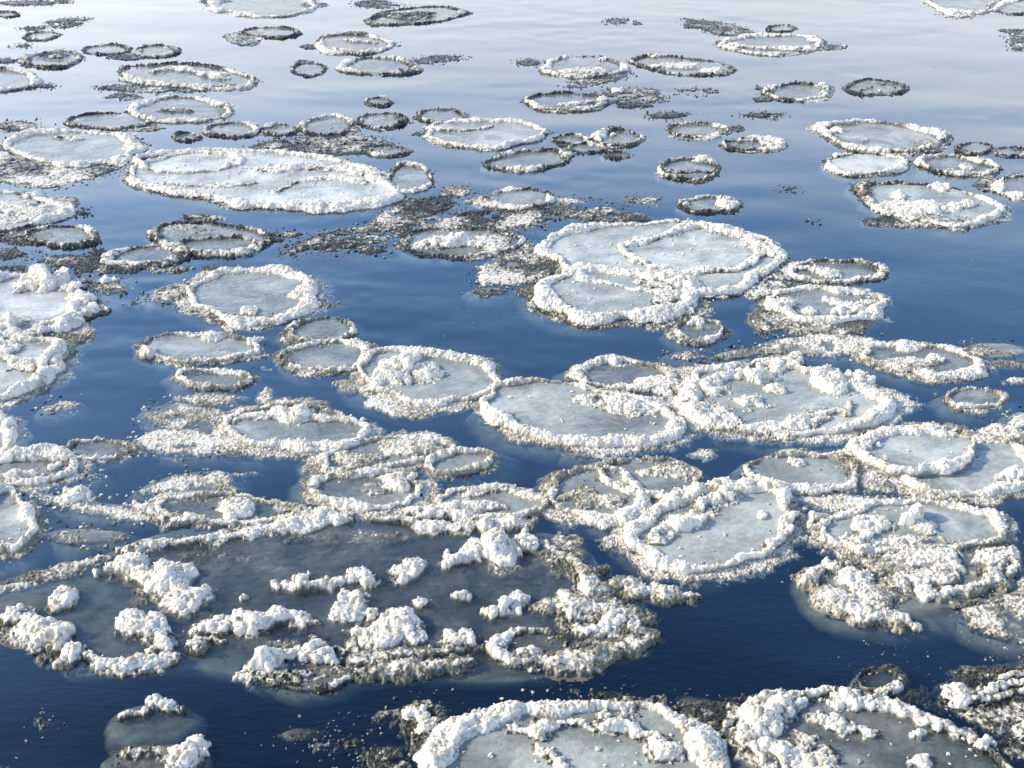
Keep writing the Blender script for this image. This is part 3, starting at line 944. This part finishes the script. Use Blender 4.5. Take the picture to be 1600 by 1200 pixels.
slush('small slush bar above the right half of the largest split floe', E(1002, 314, 30, 6), white=.4, lace=.2)
floe('flat slush ring with a white block on its right, above the largest split floe', E(1111, 320, 49, 12), rw=9, white=.35, mounds=[(1140, 321, 15), (1070, 320, 6)], **FAR)

# middle of the picture
floe('largest split ice floe with milky panes and white ridges, right of centre', E(1038, 402, 186, 56, 1), rw=20, rh=.05, white=1, plate_op=.9, milk=.78, z=.018, skirt=.6,
     ridges=[([(968, 384), (985, 400), (1010, 412)], 13, .045, 1), ([(975, 382), (1020, 372), (1070, 355), (1110, 352)], 14, .045, 1), ([(1195, 390), (1180, 405), (1150, 420), (1090, 424), (1060, 425)], 13, .035, .95), ([(1100, 352), (1150, 364), (1190, 385), (1205, 400)], 24, .045, 1)], sprinkle=.8, fringe=[(1195, 445, 40, 22, .4, .4)])
slush('pale slush shelf at the left of the largest split floe', E(815, 418, 62, 26, -8), white=.45, lace=.40, plate_op=.35)
floe('smaller snow walled oval floe riding on the largest split floe', E(962, 459, 120, 40, 2), rw=36, rh=.065, white=1, plate_op=.9, milk=.72, z=.03, arcs=[(290, 40, 1.5, 1)], mounds=[(1025, 425, 18)], ridges=[([(1020, 440), (1035, 455), (1030, 470)], 40, .03, .95)], sprinkle=1.0, fringe=[(830, 455, 25, 8, .4), (960, 497, 110, 8, .45, .3)], led=14)
slush('small dark slush twig left of the snow walled oval floe', E(766, 455, 26, 5), white=.2, lace=.25)
floe('flat ring floe with snowy back rim, upper of the pair right of the split floe', E(1305, 424, 74, 18), rw=13, rh=.04, white=.75, plate_op=.5, milk=.55, arcs=[(280, 20, .9, .3)], ridges=[([(1250, 418), (1280, 422), (1310, 428)], 16, .035, .85)])
floe('snow ringed floe with slush apron, lower of the pair right of the split floe', E(1290, 476, 88, 27, 2), rw=20, rh=.055, white=.95, plate_op=.7, milk=.68, arcs=[(200, 330, .8, .75)], mounds=[(1222, 478, 18), (1265, 490, 9)], ridges=[([(1290, 465), (1320, 475), (1370, 472)], 10, .035, .95), ([(1300, 490), (1340, 482), (1370, 485)], 16, .05, 1)],
     fringe=[(1215, 490, 42, 28, .4, .38), (1290, 510, 75, 14, .35, .36)])
floe('broken dark slush ring with a white cap below the split floe', E(1093, 516, 40, 16), rw=12, rh=.03, white=.35, plate_op=.45, milk=.5, mounds=[(1090, 504, 13)])
slush('three small slush scraps above the heaped white floe, right of centre', E(1072, 555, 22, 7), white=.3, lace=.38)
slush('dark slush twig above the heaped white floe, right of centre', E(1160, 552, 46, 7, -6), white=.15, lace=.38)
slush('lacy slush raft below the apron of the snow ringed floe', E(1290, 540, 110, 18), white=.42, lace=.42)
floe('high heaped snow floe cut by the left edge, middle', E(35, 478, 100, 46), rw=24, rh=.07, white=1, plate_op=.9, milk=.85, z=.025, mounds=[(75, 440, 34, .13), (115, 455, 20), (40, 452, 20), (128, 470, 18)], ridges=[([(135, 470), (110, 495), (70, 510), (45, 520)], 30, .07, 1), ([(-10, 510), (30, 502)], 26, .06, 1)], skirt=.6)
floe('white snow walled floe at the left edge below the high heap', Pg((-60, 530), (0, 525), (50, 530), (98, 535), (96, 560), (75, 590), (30, 612), (-40, 622)), rw=24, rh=.075, white=1, plate_op=.9, milk=.8, z=.028, ridges=[([(0, 530), (25, 560), (45, 580)], 40, .05, 1), ([(92, 540), (75, 565), (65, 585)], 26, .08, 1)], fringe=[(110, 515, 38, 24, .45, .40)])
slush('small rounded slush lump right of the high left heap', E(170, 447, 28, 11), white=.6, lace=.1, mounds=[(168, 440, 16)])
slush('small slush scrap above the short mound right of the left heap', E(156, 480, 14, 5), white=.5, lace=.1, extra=[(208, 473, 10, 4, .1, .3)])
floe('neat round ice floe with snow ring and blue pane, left of centre', E(394, 462, 102, 42), rw=28, rh=.06, white=1, plate_op=.72, milk=.62, mounds=[(385, 488, 16)], fringe=[(395, 500, 75, 12, .5, .25), (478, 450, 14, 14, .4, .3), (505, 478, 32, 8, .3, .3)])
slush('dark slush ring fragment left of the neat round floe', E(272, 458, 36, 13, -12), white=.2, lace=.34, extra=[(335, 420, 20, 5, .3, .35)])
floe('long pale floe with white end lumps below the neat round floe', E(310, 543, 96, 21), rw=11, rh=.03, white=.6, plate_op=.8, milk=.72, arcs=[(190, 330, .8, .25)], mounds=[(230, 550, 18), (392, 535, 13), (330, 530, 14)], led=10, fringe=[(370, 555, 45, 8, .5, .3)])
floe('grey slush ring, upper of the two below the neat round floe', E(503, 516, 55, 19, -4), rw=14, rh=.035, white=.5, plate_op=.55, milk=.58, arcs=[(210, 320, 1, .3)])
floe('green grey slush ring, lower of the two below the neat round floe', E(512, 556, 68, 24, -4), rw=16, rh=.035, white=.55, plate_op=.65, milk=.6, led=16, fringe=[(430, 565, 40, 13, .45, .38)])
slush('lone slush twig in dark blue water at left', E(95, 636, 32, 8, -8), white=.5, lace=.2)

# middle and lower middle
floe('tall white snow heap on a pale floe, centre of the picture', E(668, 588, 112, 40, 6), rw=18, rh=.045, white=.8, plate_op=.88, milk=.78, mounds=[(632, 575, 42, .13), (605, 590, 28), (665, 585, 24)], arcs=[(280, 350, .9, .5), (60, 190, 1.5, .8)], fringe=[(655, 630, 85, 24, .6, .28), (548, 602, 30, 12, .5, .34)], led=34)
floe('long oval floe with thin snow rim and milky pane, just right of centre', E(905, 646, 162, 43, 7), rw=24, rh=.05, white=.88, plate_op=.9, milk=.72, z=.022, arcs=[(215, 260, .8, .5)], ridges=[([(905, 618), (950, 622), (1010, 636)], 30, .04, .9)], sprinkle=.4, led=22, fringe=[(1060, 685, 40, 12, .5, .34), (870, 690, 25, 10, .5, .4)])
floe('low ring floe with dark back rim behind the long milky oval', E(975, 586, 82, 22, 4), rw=17, rh=.035, white=.6, plate_op=.55, milk=.55, arcs=[(215, 320, 1, .4)], mounds=[(960, 567, 14), (905, 582, 10)], patches=[(1030, 600, 40, 16, .7, .3)])
floe('heaped snow floe with white blocks on its pane, right of centre', E(1222, 625, 158, 55, 3), rw=26, rh=.05, white=.8, plate_op=.92, milk=.8, z=.02, mounds=[(1240, 572, 26), (1215, 575, 22), (1175, 632, 17), (1212, 612, 14), (1305, 598, 30), (1345, 592, 22), (1285, 585, 20)],
     ridges=[([(1105, 612), (1120, 592), (1160, 585), (1200, 590)], 26, .07, 1), ([(1060, 600), (1100, 640), (1150, 665)], 40, .04, .85), ([(1150, 665), (1220, 668), (1290, 650), (1330, 632)], 26, .035, .8)], arcs=[(250, 300, .9, .6)], led=30, sprinkle=.6)
floe('lacy slush floe with a white lump, right edge side of the middle', E(1445, 562, 92, 24, 6), rw=18, rh=.035, white=.6, plate_op=.5, milk=.55, mounds=[(1460, 565, 18), (1530, 578, 10), (1415, 545, 13)], patches=[(1420, 570, 55, 14, .45, .4)], led=20)
floe('small low slush ring floe below the lacy floe at right', E(1524, 622, 48, 15), rw=12, rh=.03, white=.4, plate_op=.6, milk=.55)
slush('dark slush flecks at the right edge, middle', E(1555, 548, 55, 12), white=.12, lace=.42, extra=[(1575, 570, 40, 8, .35, .38), (1585, 595, 25, 8, .5, .35)])
slush('grey slush lumps on the right edge above the double floe', E(1592, 660, 22, 16), white=.55, lace=.28)
floe('pale green white floe with snowy crescent, left of centre lower middle', E(462, 668, 112, 34, 2), rw=22, rh=.045, white=.8, plate_op=.8, milk=.7, ridges=[([(370, 655), (430, 645), (500, 650), (560, 660)], 24, .045, .9)], arcs=[(200, 320, .9, .45)], fringe=[(450, 705, 110, 14, .55, .28), (415, 620, 18, 16, .55, .2)], led=30)
slush('ragged slush raft left of the pale green white floe', E(305, 655, 85, 26, 6), white=.42, lace=.40, extra=[(330, 625, 60, 12, .4, .4)], plate_op=.25)
slush('broad sunk grey slush apron in front of the ragged raft at left', E(300, 692, 95, 22, 3), white=.5, lace=.33, plate_op=.4)
floe('small slush ring with white near rim above the ragged raft', E(335, 592, 58, 14, 3), rw=12, rh=.03, white=.6, plate_op=.5, milk=.55, arcs=[(330, 60, 1, .3)])
floe('small ring with white right lip between left edge and ragged raft', E(155, 703, 54, 15, -3), rw=10, rh=.03, white=.5, plate_op=.55, milk=.58, arcs=[(180, 330, 1, .35)])
floe('small white snow block cut by the left edge', E(-2, 682, 24, 26), rw=16, rh=.07, white=.95, plate_op=.8, milk=.7, led=22)
floe('long heaped snow floe at the left edge, lower middle', Pg((-40, 715), (30, 708), (85, 708), (118, 722), (108, 742), (60, 755), (0, 762), (-40, 760)), rw=22, rh=.06, white=.85, plate_op=.85, milk=.7, ridges=[([(0, 722), (50, 716), (105, 724)], 30, .06, 1), ([(0, 748), (60, 740)], 16, .04, .85)], fringe=[(115, 735, 22, 12, .4, .3)])
slush('tiny slush lump alone right of the long left snow floe', E(145, 744, 17, 5), white=.45, lace=.1)
floe('thick white floe half cut by the left edge, lower middle', E(8, 815, 46, 50), rw=26, rh=.07, white=.95, plate_op=.85, milk=.7, arcs=[(30, 150, .7, .9)])
slush('slushy arm running right from the thick left edge floe', Pg((40, 768), (90, 772), (140, 765), (155, 785), (200, 790), (245, 800), (235, 815), (180, 812), (120, 800), (70, 785)), white=.65, lace=.30, mounds=[(120, 775, 20)])
slush('green sunk slush flecks in front of the slushy left arm', E(135, 838, 75, 12), white=.25, lace=.44)
slush('dark lacy slush bank above the long snow ridge at left', E(300, 760, 80, 22, -4), white=.38, lace=.42, extra=[(385, 741, 26, 6, .3, .3)])
floe('sunk pale floe with low white lumps behind the long snow ridge', E(350, 795, 110, 22, 2), rw=14, rh=.03, white=.6, plate_op=.45, milk=.55, mounds=[(370, 795, 26, .05)], ridges=[([(205, 785), (235, 800), (250, 812)], 14, .04, .85), ([(270, 812), (310, 808)], 14, .03, .7)], led=16)
floe('rough slush ring with a white right lump, lower centre', E(575, 766, 86, 30), rw=24, rh=.04, white=.62, plate_op=.7, milk=.62, mounds=[(615, 758, 26), (640, 748, 14)], led=16)
floe('torn slush floe behind the rough white lumped ring', E(600, 708, 105, 24, -6), rw=22, rh=.035, white=.55, plate_op=.7, milk=.65, patches=[(640, 700, 60, 16, .55, .3), (560, 720, 50, 14, .6, .34)], led=26)
floe('small leaf shaped slush floe with dark back, lower centre', E(718, 722, 54, 17, -8), rw=18, rh=.035, white=.55, plate_op=.7, milk=.65, arcs=[(200, 350, 1.1, .3)], led=26)
floe('pale floe with white snow crest behind the big thin sheet, lower centre', E(765, 788, 85, 24, 0), rw=14, rh=.035, white=.6, plate_op=.75, milk=.68, ridges=[([(730, 770), (765, 760), (805, 762)], 18, .05, .75), ([(640, 800), (690, 795), (740, 790), (790, 792)], 20, .05, 1)], led=18)
floe('round frosty ring floe with clear front, lower right of centre', E(933, 773, 76, 42, 3), rw=20, rh=.04, white=.58, plate_op=.85, milk=.72, patches=[(930, 775, 55, 26, .5, .48)], arcs=[(190, 260, 1.2, .3), (30, 140, 1, .75)], led=24)
floe('flat slush floe partly under the round frosty ring', E(1018, 745, 78, 30, 6), rw=13, rh=.03, white=.55, plate_op=.7, milk=.66, arcs=[(200, 330, 1, .4)], patches=[(1040, 738, 45, 14, .75, .32)], led=18)
slush('dark slush knots between the long milky oval and the frosty ring', E(920, 708, 32, 8), white=.3, lace=.36, extra=[(1100, 708, 28, 10, .5, .25), (870, 755, 40, 8, .25, .4)])
floe('big milky floe with ragged snow rim and smooth pane, lower right', E(1115, 824, 130, 62, -12), rw=26, rh=.06, white=.82, plate_op=.95, milk=.75, z=.022, ridges=[([(1020, 845), (1050, 820), (1095, 808)], 28, .06, .95), ([(1090, 790), (1120, 778), (1142, 772)], 24, .06, .9), ([(1245, 800), (1225, 830), (1195, 850)], 20, .06, .95)], arcs=[(200, 290, 1.2, .65)], sprinkle=.5, mounds=[(1190, 812, 9)], led=16)
floe('oval floe with dark back rim touching the double floe, lower right', E(1258, 738, 86, 30, 4), rw=15, rh=.035, white=.5, plate_op=.85, milk=.72, arcs=[(200, 330, 1, .3), (40, 150, 1.1, .75)], mounds=[(1245, 725, 10), (1310, 715, 12)], led=12)
floe('large pale lower floe of the stacked double at the right edge', E(1498, 722, 128, 50, 6), rw=24, rh=.045, white=.7, plate_op=.95, milk=.78, arcs=[(40, 150, 1, .85), (200, 320, 1.2, .45)], ridges=[([(1560, 745), (1600, 735)], 20, .05, .9)], patches=[(1560, 680, 50, 16, .65, .3)], led=12)
floe('round snow ringed floe lying on top of the stacked double at right', E(1430, 704, 96, 33, 2), rw=25, rh=.055, white=.98, plate_op=.95, milk=.8, z=.045, mounds=[(1358, 695, 22), (1350, 705, 14)], sprinkle=.5, arcs=[(270, 330, 1, .8)], skirt=.5)
slush('grey slush join between the oval floe and the stacked double', E(1350, 745, 55, 22, 20), white=.55, lace=.28)
slush('slush band along the far side of the mounded pale floe', E(1350, 790, 110, 18, 4), white=.45, lace=.34, plate_op=.3)
floe('pale floe bearing an upright white snow knob, lower right', E(1425, 825, 148, 38, 0), rw=18, rh=.035, white=.62, plate_op=.9, milk=.75, mounds=[(1432, 805, 21, .10), (1440, 825, 14), (1345, 825, 20), (1375, 822, 16), (1355, 840, 14)], patches=[(1400, 845, 90, 12, .7, .34)], led=16)
floe('single white snow lump between the milky floe and knob floe', E(1276, 818, 14, 8), rw=7, rh=.03, white=.7, plate_op=.6, milk=.6, mounds=[(1276, 812, 11, .06)])
floe('rubbly slush covered floe with wide sunk ice foot, lower right', Pg((1258, 905), (1285, 882), (1340, 880), (1400, 872), (1480, 858), (1560, 850), (1590, 872), (1585, 900), (1530, 930), (1480, 958), (1420, 968), (1350, 972), (1290, 950)), rim=False, rh=.03, white=.6, plate_op=.55, milk=.5, mounds=[(1305, 938, 20), (1335, 905, 20), (1450, 930, 14), (1300, 890, 12)],
     ridges=[([(1290, 940), (1340, 955), (1390, 965), (1420, 968)], 30, .03, .85), ([(1410, 895), (1450, 905), (1490, 900)], 22, .02, .75), ([(1470, 928), (1520, 915), (1560, 895)], 30, .025, .85), ([(1262, 908), (1285, 886), (1335, 882)], 24, .03, .5), ([(1540, 860), (1580, 875), (1580, 895)], 22, .025, .8)],
     patches=[(1430, 880, 130, 26, .5, .42), (1480, 915, 110, 28, .45, .46), (1340, 930, 75, 32, .5, .42), (1560, 870, 40, 18, .6, .36)], led=26)
slush('dark slush field at the right edge below the rubbly floe', Pg((1500, 950), (1560, 925), (1610, 900), (1640, 960), (1620, 1010), (1560, 1000), (1510, 980)), white=.38, lace=.38, plate_op=.25)

# ------------------------------------------------------------------ the big thin sheet in front, bottom left
T = floe('very large thin dark ice sheet with scattered snow heaps, lower left', Pg((-60, 930), (20, 905), (100, 880), (190, 850), (260, 825), (360, 815), (440, 805), (530, 800), (620, 800), (720, 808), (800, 822), (870, 830), (925, 860), (945, 900), (1000, 920), (1010, 960), (1015, 1000), (960, 1020), (860, 1050), (760, 1058), (640, 1050), (540, 1060), (460, 1070), (390, 1050), (300, 1035), (200, 1040), (120, 1045), (60, 1000), (-40, 965)),
     rw=16, rh=.012, white=.3, plate_op=.42, milk=.17, led=.5, z=.014, rim=False,
     arcs=[(0, 120, .8, .3), (120, 180, .4, .2)],
     ridges=[([(190, 858), (250, 848), (320, 842), (400, 828)], 30, .03, .9), ([(380, 832), (440, 822), (500, 812), (545, 808)], 34, .035, .95), ([(580, 808), (640, 808), (700, 800)], 18, .04, .9), ([(630, 815), (700, 822), (770, 818), (820, 815)], 18, .035, .75),
             ([(0, 960), (40, 965), (70, 975)], 26, .05, .95),
             ([(440, 915), (490, 912), (540, 905), (580, 905)], 20, .075, 1), ([(860, 850), (895, 880), (920, 905), (925, 935)], 44, .03, .55), ([(905, 880), (915, 910), (930, 930)], 20, .05, .95),
             ([(870, 945), (920, 950), (960, 945), (1010, 985)], 40, .025, .5), ([(905, 985), (940, 978), (970, 965)], 22, .05, .9), ([(960, 910), (1000, 915), (1040, 925), (1080, 932)], 20, .04, .4),
             ([(120, 1015), (160, 1035), (220, 1036), (270, 1025)], 14, .03, .85), ([(230, 985), (260, 1000), (240, 1015)], 22, .05, .95), ([(300, 985), (350, 975), (400, 985)], 24, .05, .8),
             ([(370, 975), (420, 965), (480, 968)], 30, .06, 1), ([(320, 1010), (300, 1000), (350, 1000)], 22, .03, .7), ([(500, 1045), (580, 1050), (660, 1040), (740, 1035)], 18, .02, .35),
             ([(545, 1035), (640, 1020), (720, 1010), (800, 1005)], 16, .02, .35), ([(770, 1010), (820, 1025), (900, 1030), (960, 1015), (1010, 995)], 22, .025, .4)],
     mounds=[(205, 885, 22, 0.043), (260, 905, 40, 0.079), (295, 935, 30, 0.058), (235, 905, 22, 0.050), (100, 935, 16, 0.043), (85, 1000, 40, 0.072), (60, 985, 26, 0.050), (110, 1020, 26, 0.043), (200, 975, 26, 0.058), (245, 972, 30, 0.050), (30, 955, 20, 0.036),
             (560, 902, 16, 0.043), (475, 910, 20, 0.047), (555, 935, 14, 0.036), (545, 960, 22, 0.036), (580, 960, 16, 0.036), (640, 890, 22, 0.036), (700, 880, 26, 0.058), (780, 855, 38, 0.094), (745, 862, 20, 0.050), (820, 850, 22, 0.058), (790, 950, 26, 0.065), (815, 940, 14, 0.043), (770, 962, 14, 0.036),
             (625, 975, 26, 0.086), (600, 990, 36, 0.043), (645, 992, 22, 0.043), (560, 992, 14, 0.022), (705, 1000, 16, 0.029), (730, 1000, 14, 0.029), (660, 945, 13, 0.022), (720, 935, 12, 0.022), (150, 900, 9), (385, 938, 7), (430, 920, 9)],
     fringe=[(90, 893, 105, 13, .5, .34, -14), (20, 918, 50, 10, .6, .3, -10), (40, 990, 60, 16, .3, .42), (330, 870, 90, 10, .35, .46), (560, 840, 120, 12, .4, .47), (400, 1010, 120, 16, .35, .44), (920, 990, 90, 30, .45, .40), (850, 1030, 90, 18, .35, .42), (650, 1035, 110, 20, .3, .45), (230, 1040, 70, 8, .3, .4), (880, 870, 45, 40, .55, .38), (670, 945, 25, 10, .4, .36)])
floe('white capped slush lump at the front rim of the thin sheet', E(468, 1048, 78, 28, 4), rw=14, rh=.03, white=.5, plate_op=.6, milk=.45, ridges=[([(405, 1040), (450, 1022), (490, 1018), (525, 1035)], 36, .09, 1)], patches=[(460, 1055, 60, 16, .45, .3)])
floe('small grey slush ring at the near right end of the thin sheet', E(830, 1010, 62, 24, 0), rw=15, rh=.03, white=.5, plate_op=.4, milk=.3, ridges=[([(805, 1022), (840, 1020)], 16, .04, .95)])

# ------------------------------------------------------------------ nearest floes along the bottom edge
floe('huge snow ringed ice floe cut by the bottom edge, centre', E(905, 1222, 232, 130), rw=46, rh=.06, white=1, plate_op=.9, milk=.6, z=.03, ridges=[([(800, 1135), (850, 1140), (900, 1128), (930, 1140)], 26, .03, .9), ([(840, 1170), (870, 1185), (890, 1215)], 16, .025, .9), ([(960, 1130), (1010, 1150), (1050, 1180)], 50, .05, 1)], sprinkle=1.5, arcs=[(270, 350, 1.25, 1)])
slush('grey slush bank left of the huge bottom floe', Pg((555, 1175), (570, 1130), (615, 1100), (685, 1094), (715, 1130), (700, 1170), (680, 1220), (600, 1220), (565, 1200)), white=.36, lace=.30, mounds=[(655, 1118, 18), (665, 1140, 14)])
slush('dark slush flecks behind the huge bottom floe', E(930, 1085, 75, 10, 8), white=.15, lace=.44)
floe('large floe with a broad snow bank on its left, bottom right', Pg((1120, 1160), (1180, 1095), (1260, 1082), (1340, 1080), (1420, 1110), (1500, 1140), (1560, 1180), (1600, 1240), (1500, 1300), (1250, 1300), (1140, 1230)), rw=20, rh=.04, white=.7, plate_op=.66, milk=.40, z=.024,
     ridges=[([(1165, 1150), (1210, 1110), (1240, 1095)], 44, .07, 1), ([(1180, 1170), (1240, 1170), (1290, 1200)], 60, .05, 1), ([(1310, 1090), (1370, 1100), (1440, 1125), (1490, 1140)], 26, .05, 1), ([(1275, 1120), (1310, 1130), (1360, 1145)], 24, .04, .95)], mounds=[(1435, 1155, 12), (1535, 1170, 15), (1440, 1195, 12)], arcs=[(230, 270, .8, .5)], sprinkle=.8)
slush('dark sunk slush gap between the two large bottom floes', E(1110, 1130, 62, 34, 30), white=.2, lace=.42, extra=[(1080, 1104, 90, 10, .25, .24), (1165, 1092, 40, 12, .1, .34), (1125, 1160, 40, 40, .15, .38)], plate_op=.18, milk=.2)
floe('dark slush loop in navy water above the bottom right floe', E(1376, 1062, 36, 20), rw=12, rh=.02, white=.2, plate_op=.15, milk=.1, fringe=[(1420, 1085, 48, 20, .1, .34)])
slush('dark slush bank with a white streak in the bottom right corner', Pg((1460, 1080), (1500, 1050), (1560, 1040), (1620, 1020), (1640, 1120), (1620, 1180), (1560, 1150), (1500, 1115)), white=.3, lace=.38, plate_op=.25, milk=.15, extra=[(1570, 1120, 70, 28, .25, .30), (1545, 1050, 60, 16, .15, .34), (1480, 1095, 40, 16, .1, .34), (1590, 1165, 40, 22, .2, .34)], mounds=[(1500, 1090, 20)])
floe('thin white slush streak floe at the right edge near the bottom', E(1570, 1075, 58, 14, -18), rw=12, rh=.03, white=.5, plate_op=.25, milk=.2, ridges=[([(1520, 1088), (1560, 1072), (1610, 1060)], 16, .04, .95)])
floe('small white topped slush floe with sunk front, upper of two at bottom left', E(240, 1122, 58, 24, -4), rim=False, white=.4, plate_op=.35, milk=.28, ridges=[([(185, 1120), (220, 1110), (250, 1100), (285, 1108)], 18, .045, .8)], mounds=[(247, 1098, 12)], led=22)
floe('grey slush floe with white right end, lower of two at bottom left', E(248, 1186, 82, 26, 0), rim=False, white=.45, plate_op=.5, milk=.25, patches=[(240, 1180, 70, 18, .4, .3)], mounds=[(300, 1172, 26, .05), (285, 1185, 18)], arcs=[(140, 260, 1, .2)])
slush('tiny slush knot in the dark water at bottom left', E(66, 1130, 18, 10), white=.25, lace=.3)
slush('faint slush speck at the bottom left corner', E(8, 1196, 12, 4), white=.3, lace=.2)
slush('narrow dark slush splinter in the water at bottom, left of centre', E(472, 1148, 42, 10, -6), white=.25, lace=.3, plate_op=.2, milk=.25)
slush('scattered slush flecks between the splinter and the grey bank', E(530, 1165, 50, 12), white=.2, lace=.45)

# ------------------------------------------------------------------ stray crumbs all over the river: nobody could count them
k = 2200
pxs = np.stack([rng.random(k) * 1700 - 50, 20 + 1180 * rng.random(k)], -1)
w = to_world(pxs, 0)
keep = fbm(w[:, 0] * .6, w[:, 1], .8, 901, 3) > 0.56
w = w[keep]
w = np.concatenate([w + rng.normal(0, .05, w.shape) for _ in range(3)])
o = crumbs('loose_ice_crumbs', None, w, .002 + .006 * rng.random(len(w)) ** 3, rng.random(len(w)) * .5, 0.0)
o['kind'] = 'stuff'
o['label'] = 'loose dark ice crumbs drifting between the floes'
print('TRIS', TRIS[0], 'floes', _count[0])
